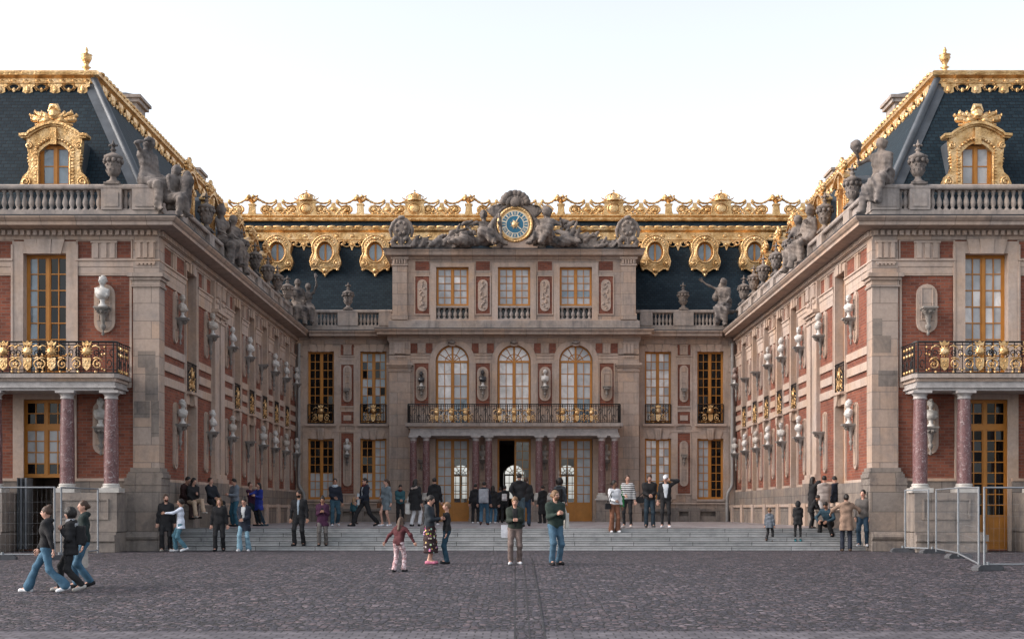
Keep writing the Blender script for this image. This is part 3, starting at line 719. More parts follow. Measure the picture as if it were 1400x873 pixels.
# ------------------------------------------------------------------ a wing of the court
SIDE_WIN = [(47.4, .70)] + [(d, .57) for d in (55.2, 58.2, 61.2, 64.2, 67.2)]
BUST_D = (45.2, 49.7, 53.2, 56.7, 59.7, 62.7, 65.7, 68.75)
URN_D = (46.3, 50.4, 56.9, 59.8, 62.9, 65.4, 68.3)
WING = {}
def wing(sgn):
    left = sgn < 0
    root = empty('palace_wing', (sgn * 17, 50, 0), ('left' if left else 'right') + ' brick and stone palace wing with slate mansard roof, ' + ('dark open doorway under its balcony' if left else 'closed ochre door under its balcony'), 'palace wing')
    WING[sgn] = root
    fA, fo = front_A(sgn), (0, DF, 0); sA, so = side_A(sgn), (sgn * W, 0, 0); pA = plain_A(sgn)
    tr, st = M['trim'], M['stone']
    zt = R(8.6); UE = 18.9
    fh = [(14.27, 15.63, R(4.3), R(8.12)), (14.28, 15.72, .04, R(3.5))]
    w = MB(fA, fo); w.wall(W, 25, -.3, zt, fh, M['brick'], .4, tr); 
    w.A, w.o = np.array(sA, float), np.array(so, float); w.flip = np.linalg.det(w.A) < 0
    sh = []
    for d, h in SIDE_WIN: sh += [(d - h, d + h, R(.45), R(3.64)), (d - h, d + h, R(4.05), R(8.25))]
    w.wall(DF, DB, -.3, zt, sh, M['brick'], .42, tr); w.build('brick_wall', root, recalc=False)
    # stone dressings of the front
    b = MB(fA, fo)
    for s in (-1, 1):
        a = 14.95 + s * .68; a, c = sorted((a, a + s * .32))
        b.box(a, c, 0, .06, R(4.3), R(8.5), tr); b.box(a - .01, c + .01, 0, .055, 0.0, R(3.9), tr)
        x0, x1 = sorted((14.95 + s * 1.0, 14.95 + s * 1.06)); b.box(x0, x1, 0, .09, R(4.3), R(8.4), tr)
    b.box(14.27, 15.63, 0, .058, R(8.12), R(8.5), tr)
    b.box(14.28, 15.72, 0, .058, R(3.5), R(3.9), tr)
    for i, (x, ww) in enumerate(((-.36, .34), (0, .4), (.36, .34))):
        b.prism([(14.95 + x - ww / 2, R(8.1)), (14.95 + x + ww / 2, R(8.1)), (14.95 + x * 1.25 + ww * .58, R(8.56)), (14.95 + x * 1.25 - ww * .58, R(8.56))], .058, .11 + .02 * (i == 1), tr)
    for (a, c) in ((12.2, 13.93), (15.97, 17.95)):
        mid = (a + c) / 2; triglyph(b, mid, R(7.95), R(8.5), .8, tr)
        frame(b, a + .02, c - .02, R(7.97), R(8.52), .05, .03, tr)
        frame(b, a + .06, c - .04, R(4.0), R(7.42), .07, .04, tr)
        b.box(a, c, 0, .05, R(3.86), R(4.2), tr)
    b.box(16.0, 25, 0, .05, R(3.86), R(4.2), tr)
    for k in (19.0, 24.5): b.box(k, k + .4, 0, .056, .9, R(7.46), tr)
    b.build('front_stone_dressing', root)
    # dado and base moulding
    b = MB(fA, fo)
    for (a, c) in ((W + .55, 14.26), (15.74, 25)):
        b.box(a, c, 0, .12, -.2, R(.90), M['dado']); b.box(a, c, 0, .16, R(.90), R(.99), tr)
    b.build('dado', root)
    # corner pilasters: (u range), the first turns the corner
    for (a, c, corner) in ((W - .1, 12.13, True), (17.97, 18.77, False)):
        p = MB(fA, fo); q = M['stone']
        v1 = .1; back = -.55 if corner else 0.0
        p.box(a, c, back, v1, R(1.32), R(7.05), q)
        for (z0, z1, e) in ((R(1.0), R(1.12), .16), (R(1.12), R(1.2), .12), (R(1.2), R(1.32), .07), (R(7.05), R(7.12), .05), (R(7.12), R(7.26), .02), (R(7.26), R(7.36), .08), (R(7.36), R(7.48), .15)):
            p.box(a - e if corner else a - e, c + e, back - (e if corner else 0), v1 + e, z0, z1, q if z0 > R(5) else M['dado'])
        p.box(a, c, back, v1 - .01, R(7.48), R(8.56), q)
        if corner:
            for (pa, pc, za, zb_) in (((11.42, 11.98, 4.5, 5.02), (11.34, 11.74, 3.45, 4.5), (11.31, 11.55, 2.3, 3.44), (11.6, 12.1, 2.9, 3.43)) if left else ((11.34, 11.9, 4.96, 5.5), (11.5, 12.11, 3.9, 4.4), (11.32, 11.62, 5.51, 6.05))): p.box(pa, pc, v1, v1 + .003, R(za), R(zb_), M['dado'])
            triglyph(p, (a + c) / 2 + .02, R(7.95), R(8.5), .62, tr, v1 - .01)
        p.build('pilaster', root)
        d = MB(fA, fo); e = .22; e0 = .122 if corner else e
        d.box(a - e0, c + e, back - e if corner else 0, v1 + e, .62 if not corner else -.2, R(1.0), M['dado'])
        if corner:
            d.box(a - e0 - .02, c + e + .02, back - e - .02, v1 + e + .02, R(.78), R(.84), M['dado'])
        d.build('pedestal', root)
    # base moulding round the pedestal
    b = MB(pA)
    prof = [(.0, -.2), (.5, -.2), (.5, .28), (.46, .3), (.46, .34), (.52, .38), (.55, .45), (.52, .53), (.46, .56), (.42, .62), (.0, .64)]
    b.sweep([(W - .2, DF), (14.15, DF)], prof, M['dado']); b.build('base_moulding', root)
    # stone dressings of the court side
    b = MB(sA, so)
    for (d, h) in SIDE_WIN:
        for s in (-1, 1):
            a, c = sorted((d + s * h, d + s * (h + .15))); b.box(a, c, 0, .06, R(.45), R(8.5), tr)
            a, c = sorted((d + s * (h + .15), d + s * (h + .19))); b.box(a, c, 0, .09, R(4.3), R(8.4), tr)
        b.box(d - h, d + h, 0, .058, R(8.25), R(8.52), tr); b.box(d - h, d + h, 0, .058, R(3.64), R(4.05), tr)
        for x in (-.3, 0, .3): b.box(d + x - .1, d + x + .1, .058, .115 + .02 * (x == 0), R(8.2), R(8.54), tr)
        b.box(d - .2, d + .2, .058, .14, R(3.6), R(4.0), tr); b.prism([(d - .12, R(3.62)), (d + .12, R(3.62)), (d + .26, R(4.0)), (d - .26, R(4.0))], .14, .2, tr)
        b.box(d - h - .1, d + h + .1, .0, .24, R(3.98), R(4.07), tr)
    ed = [43.45]
    for (d, h) in SIDE_WIN: ed += [d - h - .15, d + h + .15]
    ed += [69.9]
    gaps = list(zip(ed[0::2], ed[1::2]))
    gaps = [g for g in gaps if g != gaps[1]] + [(gaps[1][0], 50.55), (52.35, gaps[1][1])]
    for (a, c) in gaps:
        b.box(a, c, 0, .05, R(5.03), R(5.29), tr); b.box(a, c, 0, .05, R(4.02), R(4.30), tr)
        b.box(a, c, 0, .045, R(7.3), R(7.48), tr)
        if c - a > .9:
            b.box(a + .22, c - .22, 0, .07, R(4.5), R(4.78), M['trim'])
        m_ = (a + c) / 2
        if c - a > .8: triglyph(b, m_, R(7.95), R(8.5), min(.55, (c - a) * .4), tr)
        frame(b, a + .05, c - .05, R(7.97), R(8.5), .05, .03, tr)
        b.box(a, c, 0, .1, R(.9), R(.99), tr)
    b.build('side_stone_dressing', root)
    # paired pilasters at the break
    for (a, c) in ((50.6, 51.35), (51.6, 52.3)):
        p = MB(sA, so); p.box(a, c, 0, .16, R(1.32), R(7.05), tr)
        for (z0, z1, e) in ((R(.99), R(1.15), .14), (R(1.15), R(1.32), .07), (R(7.05), R(7.12), .04), (R(7.26), R(7.36), .08), (R(7.36), R(7.48), .16)): p.box(a - min(e, .12), c + min(e, .12), 0, .16 + e, z0, z1, tr)
        p.box(a, c, 0, .16, R(7.12), R(7.26), tr); p.box(a, c, 0, .15, R(7.48), R(8.55), tr)
        p.box(a - .1, c + .1, 0, .3, FLOOR, R(.99), M['dado']); triglyph(p, (a + c) / 2, R(7.95), R(8.5), .5, tr, .15)
        p.build('pilaster', root)
    b = MB(sA, so)
    b.box(43.7, DB - .06, 0, .1, FLOOR - .2, R(.9), M['dado']); b.build('side_dado', root)
    b = MB(sA, so)
    b.box(44.8, DB - .36, .1, .36, FLOOR - .1, FLOOR + .72, M['dado']); b.box(44.8, DB - .36, .1, .42, FLOOR + .72, FLOOR + .84, tr)
    for d in (46, 48.9, 51.5, 54, 56.7, 59.7, 62.7, 65.7, 68.7): b.box(d - .28, d + .28, .36, .46, FLOOR - .1, FLOOR + .86, tr)
    b.build('stone_bench', root)
    # entablature
    b = MB(pA); path = [(W, DB - .05), (W, DF), (25, DF)]
    b.sweep(path, CORN, st)
    z0 = R(8.68)
    n = int((25 - W) / .2)
    for i in range(n): b.box(W - .05 + i * .2, W + .07 + i * .2, DF - .2, DF - .1, z0, z0 + .15, tr)
    for i in range(int((DB - DF) / .2)): b.box(W - .2, W - .1, DF + i * .2, DF + .12 + i * .2, z0, z0 + .15, tr)
    b.sweep(path, [(.0, R(9.165)), (.80, R(9.165)), (.80, R(9.20)), (.0, R(9.225))], M['flash'])
    b.build('cornice', root)
    b = MB(pA); b.sweep([(W, gaps[0][1]), (W, DF), (13.95, DF)], ARCHIT, tr); b.build('architrave', root)
    b = MB(pA); b.sweep([(15.95, DF), (25, DF)], ARCHIT, tr); b.build('architrave', root)
    for (a, c) in gaps[1:]: b = MB(pA); b.sweep([(W, min(c, DB - .1)), (W, a)], ARCHIT, tr); b.build('architrave', root)
    # balustrade
    b = MB(pA); b.sweep(path, PLINTH, M['parapet']); b.sweep(path, RAIL, M['parapet'])
    def ped(x0, x1, y0, y1, e=.04): b.box(x0, x1, y0 - e, y1 + e, R(9.5), R(10.16), M['parapet'])
    fpos = []
    for (a, c) in ((W - .09, 12.17), (12.45 + .05, 13.15), (16.85, 17.5), (17.9, 18.8), (21, 22)): 
        b.box(a, c, DF - .1, DF + .34, R(9.5), R(10.16), M['parapet']); b.box(a + .1, c - .1, DF - .125, DF - .1, R(9.6), R(10.05), M['parapet'])
    b.box(W - .1, W + .34, DF + .34, DF + .95, R(9.5), R(10.16), M['parapet'])
    solid = [(52, 55), ]
    ds = [44.2, 45.9, 46.7, 50.0, 50.8, 52.3, 54.7, 56.5, 57.3, 59.4, 60.2, 62.5, 63.3, 65.0, 65.8, 67.9, 68.7, 69.9]
    for a, c in zip(ds[1::2], ds[2::2]): b.box(W - .1, W + .34, a, c, R(9.5), R(10.16), M['parapet'])
    for a, c in zip(ds[0::2], ds[1::2]):
        pass
    for (a, c) in ((ds[0], ds[1]), (54.7, 56.5), (57.3, 59.4), (60.2, 62.5), (63.3, 65.0), (65.8, 67.9), (68.7, 69.9), (50.8, 52.3)):
        if a > 52 or a < 45: b.box(W + .02, W + .28, a, c, R(9.5), R(10.16), M['parapet'])
    bal = b.build('balustrade', root)
    us = [12.26, 12.42] + [13.28 + .215 * i for i in range(17)] + [17.6, 17.8]
    balusters(bal, fA, fo, us, .0 - .12, R(9.5), .66)
    balusters(bal, sA, so, [46.85 + .205 * i for i in range(16)], -.12, R(9.5), .66)
    balusters(bal, sA, so, [50.95 + .21 * i for i in range(7)], -.12, R(9.5), .66)
    for (a, c) in ((54.9, 56.4), (57.5, 59.3), (60.4, 62.4), (63.5, 64.9), (66.0, 67.8)):
        k = int((c - a) / .3); balusters(bal, sA, so, [a + (i + .5) * (c - a) / k for i in range(k)], -.04, R(9.5), .66)
    # roof
    b = MB(pA); sl = M['slate']
    X0, Y0, X1, Y1, zb, zr = 11.9, 44.0, 14.66, 46.76, R(9.9), R(15.0)
    V = [(X0, Y0, zb), (26, Y0, zb), (26, Y1, zr), (X1, Y1, zr), (X0, 66.4, zb), (X1, 66.4, zr), (26, 66.4, zr), (X0, Y0, R(9.3)), (26, Y0, R(9.3)), (X0, 66.4, R(9.3)), (26, 66.4, R(9.3))]
    b.add(V, [(0, 1, 2, 3), (4, 0, 3, 5), (7, 8, 1, 0), (9, 7, 0, 4), (9, 4, 5, 6, 10)], sl); b.add(V, [(3, 2, 6, 5)], M['lead'])
    b.add([(W, DF, R(9.3)), (26, DF, R(9.3)), (26, Y0 + .1, R(9.3)), (X0 + .1, Y0 + .1, R(9.3)), (X0 + .1, 71.5, R(9.3)), (W, 71.5, R(9.3))], [(0, 1, 2, 3, 4, 5)], M['lead'])
    b.build('mansard_roof', root)
    h = MB(pA)
    h.tube([(X0 - .02, Y0 - .02, zb - .3), (X0 - .02, Y0 - .02, zb), (X1 - .02, Y1 - .02, zr)], .13, M['lead'], 6)
    P0, P1 = Vector((X0, Y0, zb)), Vector((X1, Y1, zr))
    nrm = Vector((0, -5.1, 2.76)).normalized(); nrs = Vector((-5.1, 0, 2.76)).normalized()
    for (dv, nn) in ((Vector((.42, 0, 0)), nrm), (Vector((0, .42, 0)), nrs)):
        e = .03 * nn
        h.add([tuple(P0 + e), tuple(P0 + dv + e), tuple(P1 + dv + e), tuple(P1 + e)], [(0, 1, 2, 3)], M['lead'])
    h.build('hip_flashing', root, recalc=False)
    # gilded roof edge with its pendants
    g = MB(pA); gp = [(X1, 66.4), (X1, Y1), (26, Y1)]
    g.sweep(gp, rel([(-.1, 14.62), (.28, 14.62), (.30, 14.68), (.22, 14.70), (.20, 14.82), (.26, 14.86), (.34, 14.9), (.36, 15.0), (.30, 15.07), (-.1, 15.1)]), M['gold'])
    for i in range(60):
        y = Y1 + .2 + i * .42
        if y < 66.2: g.ball((X1 - .30, y, R(15.06)), (.12, .17, .09), M['gold'], 6, 4)
    for i in range(26): g.ball((X1 + .1 + i * .42, Y1 - .24, R(14.72)), (.1, .06, .06), M['gold'], 6, 4)
    go = g.build('gilded_roof_edge', root)
    g = MB(pA)
    g.A = np.array(pA, float); 
    for i in range(12):
        u = X1 + .18 + i * .94
        q = MB(); pendant(q, u, 0, 0, .52, .62); pendant(q, u + .47, 0, 0, .62, .5, False)
        q.tube([(u - .1, .03, -.04), (u + .9, .03, -.04)], .045, M['gold'], 4)
        for V_, F_, in ((np.concatenate(q.V), q.F),): g.add(V_ * [1, -1, 1] + [0, Y1 - .36, R(14.63)], F_, M['gold'])
    g.build('gilded_valance', root); g = MB(pA)
    for i in range(20):
        y = Y1 + .2 + i * .94
        q = MB(); pendant(q, 0, 0, 0, .52, .62); pendant(q, .47, 0, 0, .62, .5, False)
        V_ = np.concatenate(q.V); V_ = np.stack([-V_[:, 1] + X1 - .36, V_[:, 0] + y, V_[:, 2] + R(14.63)], 1); g.add(V_, q.F, M['gold'])
    g.build('gilded_valance', root)
    f = MB(pA); f.lathe([(0.192, 0.0), (0.192, 0.096), (0.096, 0.128), (0.08, 0.24), (0.16, 0.288), (0.08, 0.336), (0.08, 0.4), (0.136, 0.496), (0.2, 0.624), (0.16, 0.672), (0.208, 0.72), (0.08, 0.76), (0.048, 0.816), (0.072, 0.88), (0.016, 1.0)], (X1 + .25, Y1 + .25, R(15.05)), M['gold'], 12); f.build('roof_finial', root)
    for (x, y, t, ww) in ((15.35, 53.2, 16.15, .62), (15.6, 64.2, 16.1, .62)):
        c = MB(pA); c.box(x - ww, x + ww, y - ww, y + ww, R(13.5), R(t - .35), M['parapet'])
        c.box(x - ww - .12, x + ww + .12, y - ww - .12, y + ww + .12, R(t - .35), R(t - .2), M['parapet']); c.box(x - ww - .2, x + ww + .2, y - ww - .2, y + ww + .2, R(t - .2), R(t - .08), M['parapet'])
        c.lathe([(ww * .9, 0), (ww * .8, .16), (ww * .5, .2)], (x, y, R(t - .08)), M['lead'], 10); c.build('chimney', root)
    dormer(root, fA, fo, 15.02, -1.05, R(10.55), 1.0, 2.2, 'g_blue' if left else 'g_curt')
    for d in (49.2, 52.6, 57.9, 61.1, 64.3): dormer(root, sA, so, d, -.44, R(10.5), .86, 2.8, 'g_blue')
    # balcony on columns
    b = MB(fA, fo); bz = R(4.04); v1 = 1.5; ue = 2 * 14.98 - 12.2
    pb = [(12.2, 0), (12.2, v1 - .12), (12.32, v1), (ue - .12, v1), (ue, v1 - .12), (ue, 0)]
    b.add([(u, v, z) for z in (bz, bz + .13) for u, v in pb], [tuple(range(5, -1, -1)), tuple(range(6, 12))] + [(i, (i + 1) % 6, 6 + (i + 1) % 6, 6 + i) for i in range(6)], M['parapet'])
    for (z0, z1, e) in ((bz - .10, bz, .09), (bz - .24, bz - .10, .14), (bz - .30, bz - .24, .1), (bz - .38, bz - .30, .18)):
        b.box(12.2 + e, ue - e, .0, v1 - e, z0, z1, M['capital'] if z0 < bz - .13 else M['trim'])
    for i in range(110): b.box(12.36 + i * .049, 12.385 + i * .049, v1 - .1, v1 - .075, bz - .1, bz - .02, tr)
    bal = b.build('balcony', root)
    r = MB(fA, fo); z0, z1 = bz + .13, bz + 1.10
    P = [(12.27, .02), (12.27, v1 - .16), (12.36, v1 - .07), (ue - .16, v1 - .07), (ue - .07, v1 - .16), (ue - .07, .02)]
    railing_bars(r, P, z0, z1, True, .22); flower_balls(r, [(12.62, v1 - .05), (13.7, v1 - .05)], z0, z1, 1.06); flower_balls(r, [(12.27, .3), (12.27, 1.2)], z0, z1, .3, .05)
    r.build('balcony_railing', bal)
    src = None
    for u in (13.16, 14.24, 14.98, 15.72, 16.8):
        if src is None: src = gilt_emblem('gilt_emblem', bal); e = src
        else: e = src.copy(); COL.objects.link(e)
        e.rotation_euler = (0, 0, PI)
        e.location = Vector((sgn * u, DF - v1 + .04, z0 + .02)) - origin_of(bal)
    for u in (12.5, 13.86, 16.1, 17.46): column(root, sgn * u, DF - 1.17, R(.52), R(3.66), .222)
    for (a, c) in ((12.24, 14.2), (15.76, 17.72)):
        p = MB(fA, fo); p.box(a, c, .12, 1.48, .6, R(.52), M['dado']); frame(p, a + .3, c - .3, 1.05, R(.28), .05, 1.52, M['dado'], 1.48)
        for (z0_, z1_, e) in ((-.2, .28, .2), (.28, .34, .14), (.34, .54, .24), (.54, .62, .1)): p.box(a - .0, c + e, .12, 1.48 + e, z0_, z1_, M['dado'])
        p.build('column_pedestal', root)
    # front windows and doors
    window(root, fA, fo, 14.95, R(4.3), R(8.12), 1.36, -.3, 7, (lambda c, r_, l: 'g_blue' if c == 1 and l < 0 and sgn > 0 or (sgn < 0 and l > 0 and c == 1) else 'g_dark') if left else panes_mixed(4, ['g_curt', 'g_curt', 'g_sky']), cols=2)
    room = MB(fA, fo)
    if left:
        window(root, fA, fo, 15.0, R(2.62), R(3.5), 1.44, -.3, 2, panes_all('g_dark'), cols=2, name='door_transom')
        window(root, fA, fo, 15.0, R(1.02), R(2.62), 1.44, -.3, 4, lambda c, r_, l: 'g_dark' if r_ == 0 else 'g_curt', cols=2, name='door_upper_leaf')
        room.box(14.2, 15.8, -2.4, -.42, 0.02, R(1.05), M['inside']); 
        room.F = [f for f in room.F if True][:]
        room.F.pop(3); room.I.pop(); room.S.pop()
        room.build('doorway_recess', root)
        d = MB(fA, fo)
        for k in (15.45, 15.6): d.box(k, k + .06, -.3, .25, .06, R(1.0), M['galv'])
        d.box(15.69, 15.72, -.3, .35, .06, R(1.0), M['lead']); d.build('open_door_leaf', root)
    else:
        window(root, fA, fo, 15.0, R(2.62), R(3.5), 1.44, -.3, 2, panes_all('g_dark'), cols=2, name='door_transom')
        window(root, fA, fo, 15.0, .04, R(2.62), 1.44, -.3, 8, panes_all('g_dark'), cols=2, bottom=.98, name='front_door')
    # side windows, guards, consoles
    guard = None
    for i, (d, h) in enumerate(SIDE_WIN):
        window(root, sA, so, d, R(4.05), R(8.25), 2 * h, -.3, 8, panes_mixed(10 + i + (20 if left else 0), ['g_dark', 'g_dark', 'g_curt']), cols=2)
        window(root, sA, so, d, R(.45), R(3.64), 2 * h, -.3, 6, panes_mixed(40 + i + (20 if left else 0), ['g_dark', 'g_curt']), cols=2)
        gm = MB(sA, so); railing_bars(gm, [(d - h + .02, .05), (d + h - .02, .05)], R(4.1), R(5.1), True, .16); go = gm.build('window_guard', root)
        e = gilt_emblem('gilt_emblem', go, .86); e.location = Vector((sgn * (W - .05), d, R(4.12))) - origin_of(go); e.rotation_euler = (0, 0, -PI / 2 if left else PI / 2)
    for d in BUST_D:
        n = .46 if d > 69 else .6
        bust_console(root, sA, so, d, R(6.39), R(5.55), R(7.28), n * .78, .5)
        bust_console(root, sA, so, d, R(2.86), R(1.35), R(3.58), n * .78, .5)
    bust_console(root, fA, fo, 13.05, R(6.39), R(5.6), R(7.15), .66, .48); bust_console(root, fA, fo, 13.12, R(2.62), R(1.75), R(3.45), .6, .42)
    # blank outer end and back so that the block is closed
    k = MB(pA); k.add([(25, DF, -.3), (25, 84, -.3), (25, 84, R(9.2)), (25, DF, R(9.2))], [(0, 1, 2, 3)], M['brick']); k.add([(26, 44, R(9)), (26, 66.4, R(9)), (26, 66.4, R(15)), (26, 46.76, R(15))], [(0, 1, 2, 3)], M['slate']); k.build('outer_wall', root, recalc=False)
    return root
# ------------------------------------------------------------------ the main block at the end of the court
def main_block():
    root = empty('palace_main_block', (0, 76, FLOOR), 'central palace front with three arched windows, columned balcony and gilded slate roof', 'palace')
    A = front_A(); rO, cO = (0, DB, 0), (0, DC, 0); I3 = plain_A(1); tr, st = M['trim'], M['stone']; cx = -.08; zt = R(9.1)
    WX = (-10.07, -7.36, 7.36, 10.07); HW = 1.72 / 2; AW = (-3.16 + cx, cx, 3.16 + cx)
    # walls
    w = MB(A, rO)
    for (a, c, xs) in ((-W, -6.38, WX[:2]), (6.3, W, WX[2:])):
        hs = []
        for x in xs: hs += [(x - .68, x + .68, R(.53), R(3.67)), (x - .68, x + .68, R(4.5), R(8.17))]
        w.wall(a, c, 0, zt, hs, st, .4, tr)
    w.o = np.array(cO, float); hs = []
    for x in AW: hs += [(x - HW, x + HW, FLOOR + .02, R(3.62)), (x - HW, x + HW, R(4.36), R(8.42))]
    w.wall(-6.46, 6.3, 0, zt, hs, st, .4, tr)
    for x in AW: arch_fill(w, x, R(8.42), HW, st, .4)
    w.box(-6.46, -6.44, -.75, -.001, 0, zt, st); w.box(6.28, 6.3, -.75, -.001, 0, zt, st)
    # attic storey wall
    ax = (-3.16 + cx, cx, 3.16 + cx); ah = [(x - .83, x + .83, R(9.68), R(12.4)) for x in ax]
    w.wall(-6.3, 6.14, R(9.1), R(12.9), ah, st, .4, tr)
    for s in (-6.3, 6.14): w.add([(s, 0, R(9.1)), (s, -6, R(9.1)), (s, -6, R(12.9)), (s, 0, R(12.9))], [(0, 1, 2, 3)], st)
    w.build('stone_wall', root, recalc=False)
    # far side of the block and the hall behind the three doors
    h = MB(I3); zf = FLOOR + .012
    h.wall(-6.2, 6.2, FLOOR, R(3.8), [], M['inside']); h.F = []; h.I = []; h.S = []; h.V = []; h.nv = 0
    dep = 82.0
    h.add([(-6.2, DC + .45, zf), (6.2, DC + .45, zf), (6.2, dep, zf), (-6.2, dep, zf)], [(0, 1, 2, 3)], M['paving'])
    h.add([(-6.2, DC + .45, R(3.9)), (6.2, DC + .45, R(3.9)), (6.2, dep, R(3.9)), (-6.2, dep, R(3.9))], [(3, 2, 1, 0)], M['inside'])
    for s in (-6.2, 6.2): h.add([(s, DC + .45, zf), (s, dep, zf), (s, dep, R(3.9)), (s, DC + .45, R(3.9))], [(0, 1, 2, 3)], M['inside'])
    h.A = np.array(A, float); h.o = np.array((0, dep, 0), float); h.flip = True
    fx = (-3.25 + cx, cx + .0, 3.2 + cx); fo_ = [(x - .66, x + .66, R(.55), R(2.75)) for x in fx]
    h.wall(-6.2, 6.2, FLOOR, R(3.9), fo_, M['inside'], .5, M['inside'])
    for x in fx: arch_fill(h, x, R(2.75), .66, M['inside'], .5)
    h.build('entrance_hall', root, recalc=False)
    b = MB(I3)
    for (x0, x1) in ((-26, -6.25), (6.25, 26)): b.add([(x0, 83, 0), (x1, 83, 0), (x1, 83, R(9.6)), (x0, 83, R(9.6))], [(0, 1, 2, 3)], st)
    b.add([(-6.25, 83, R(3.9)), (6.25, 83, R(3.9)), (6.25, 83, R(9.6)), (-6.25, 83, R(9.6))], [(0, 1, 2, 3)], st); b.build('garden_wall', root, recalc=False)
    for i, x in enumerate(fx):
        window(root, A, (0, dep, 0), x, R(.55), R(2.75), 1.3, -.2, 3, lambda c, r, l: None, cols=2, arch=True, name='hall_window')
    # dressings of the flanking bays
    for x in WX:
        b = MB(A, rO)
        for s in (-1, 1):
            a, c = sorted((x + s * .68, x + s * .95)); b.box(a, c, 0, .05, R(.53), R(8.45), tr)
            a, c = sorted((x + s * .95, x + s * 1.01)); b.box(a, c, 0, .08, R(4.3), R(8.36), tr)
        b.box(x - .68, x + .68, 0, .048, R(8.17), R(8.45), tr); b.box(x - .68, x + .68, 0, .048, R(3.67), R(4.3), tr)
        for k in (-.34, 0, .34): b.prism([(x + k - .15, R(8.14)), (x + k + .15, R(8.14)), (x + k * 1.3 + .18, R(8.53)), (x + k * 1.3 - .18, R(8.53))], .048, .1, tr)
        for k in (-.34, .34): b.prism([(x + k - .15, R(3.64)), (x + k + .15, R(3.64)), (x + k * 1.3 + .18, R(4.0)), (x + k * 1.3 - .18, R(4.0))], .048, .1, tr)
        b.prism([(x - .13, R(3.6)), (x + .13, R(3.6)), (x + .2, R(4.2)), (x - .2, R(4.2))], .048, .16, tr)
        for k in (-.1, 0, .1): b.box(x + k - .03, x + k + .03, .16, .2, R(3.66), R(4.15), tr)
        b.box(x - .8, x + .8, 0, .22, R(4.3), R(4.42), tr); b.box(x - .72, x + .72, .0, .12, R(.42), R(.53), tr); b.build('window_surround', root)
    b = MB(A, rO)
    for (a, c) in ((-W + .3, -6.5), (6.4, W - .3)):
        b.box(a, c, 0, .075, R(4.0), R(4.1), tr); b.box(a, c, 0, .1, R(.28), R(.36), tr); b.build('string_course', root); b = MB(A, rO)
    for s in (-1, 1):
        b = MB(A, rO); x = s * 8.7
        brick_panel(b, x - .32, x + .32, R(5.35), R(7.68)); brick_panel(b, x - .32, x + .32, R(4.42), R(5.05)); brick_panel(b, x - .32, x + .32, R(.82), R(3.95))
        b.box(x - .2, x + .2, .012, .05, R(4.6), R(4.87), tr)
        b.box(x - .34, x + .34, 0, .01, R(7.98), R(8.52), M['brick']); triglyph(b, x, R(7.98), R(8.5), .42, tr, .0)
        x = s * 11.2
        b.box(x - .14, x + .14, 0, .15, FLOOR, R(7.1), tr); b.box(x - .19, x + .19, 0, .22, R(7.1), R(7.3), tr); b.box(x - .14, x + .14, 0, .12, R(7.3), R(8.55), tr)
        for (z0, z1) in ((.9, 3.7), (4.6, 5.2), (5.4, 7.0)): b.box(x - s * .26 - .05, x - s * .26 + .05, 0, .012, R(z0), R(z1), M['brick'])
        b.box(s * 6.62 - .04, s * 6.62 + .04, 0, .012, R(.8), R(7.4), M['brick']); b.build('brick_panelling', root)
    for (a, c) in ((-W + .45, -6.55), (6.4, W - .45)):
        b = MB(A, rO)
        b.box(a, c, 0, .28, FLOOR - .1, FLOOR + .28, M['dado']); b.box(a, c, 0, .1, FLOOR + .28, FLOOR + .52, M['dado']); b.box(a, c, 0, .34, FLOOR + .52, FLOOR + .66, M['dado'])
        for x in (-10.6, -9.2, -8.1, 8.1, 9.2, 10.6):
            if a < x - .2 and x + .2 < c: b.box(x - .3, x + .3, .1, .38, FLOOR - .1, FLOOR + .7, M['dado'])
        b.build('base_moulding', root)
    # centre: pilasters, archivolts, panels
    b = MB(A, cO)
    for (a, c) in ((-6.46, -5.38), (5.25, 6.3)):
        p = MB(A, cO); p.box(a, c, 0, .13, FLOOR, R(7.05), st)
        for (z0, z1, e) in ((FLOOR, R(.1), .14), (R(.1), R(.3), .06), (R(7.05), R(7.12), .05), (R(7.26), R(7.36), .08), (R(7.36), R(7.48), .15)): p.box(a - e, c + e, 0, .13 + e, z0, z1, st)
        p.box(a, c, 0, .13, R(7.12), R(7.26), st); p.box(a, c, 0, .12, R(7.48), R(8.56), st); triglyph(p, (a + c) / 2, R(7.95), R(8.5), .55, tr, .12); p.build('pilaster', root)
    spr = R(8.42) - HW
    for x in AW:
        P = [(x + (HW + .3) * cd(a), spr + (HW + .3) * sd(a)) for a in range(0, 181, 9)] + [(x + HW * cd(a), spr + HW * sd(a)) for a in range(180, -1, -9)]
        P = [(px_, min(pz_, R(8.56))) for px_, pz_ in P]
        b.prism(P, 0, .07, tr)
        for s in (-1, 1):
            a, c = sorted((x + s * HW, x + s * (HW + .3))); b.box(a, c, 0, .07, R(4.36), spr, tr); b.box(a, c, 0, .06, FLOOR, R(3.62), tr)
        b.prism([(x - .14, R(8.35)), (x + .14, R(8.35)), (x + .2, R(8.6)), (x - .2, R(8.6))], .07, .2, tr)
        b.ball((x, .22, R(8.52)), (.2, .1, .1), M['statue'], 8, 5)
        b.box(x - HW, x + HW, 0, .055, R(3.62), R(3.9), tr)
    PXs = [(-4.82, .36), (-1.6 + cx, .36), (1.58 + cx, .36), (4.66, .36)]
    for i, (x, q) in enumerate(PXs):
        brick_panel(b, x - q, x + q, R(5.3), R(7.62), .05)
        b.box(x - .7, x + .7, 0, .045, R(7.66), R(7.9), tr); 
        for s in (-1, 1):
            a, c = sorted((x + s * .22, x + s * .56)); b.box(a, c, 0, .012, R(8.0), R(8.5), M['brick'])
        triglyph(b, x, R(7.98), R(8.5), .36, tr)
    b.build('centre_dressing', root)
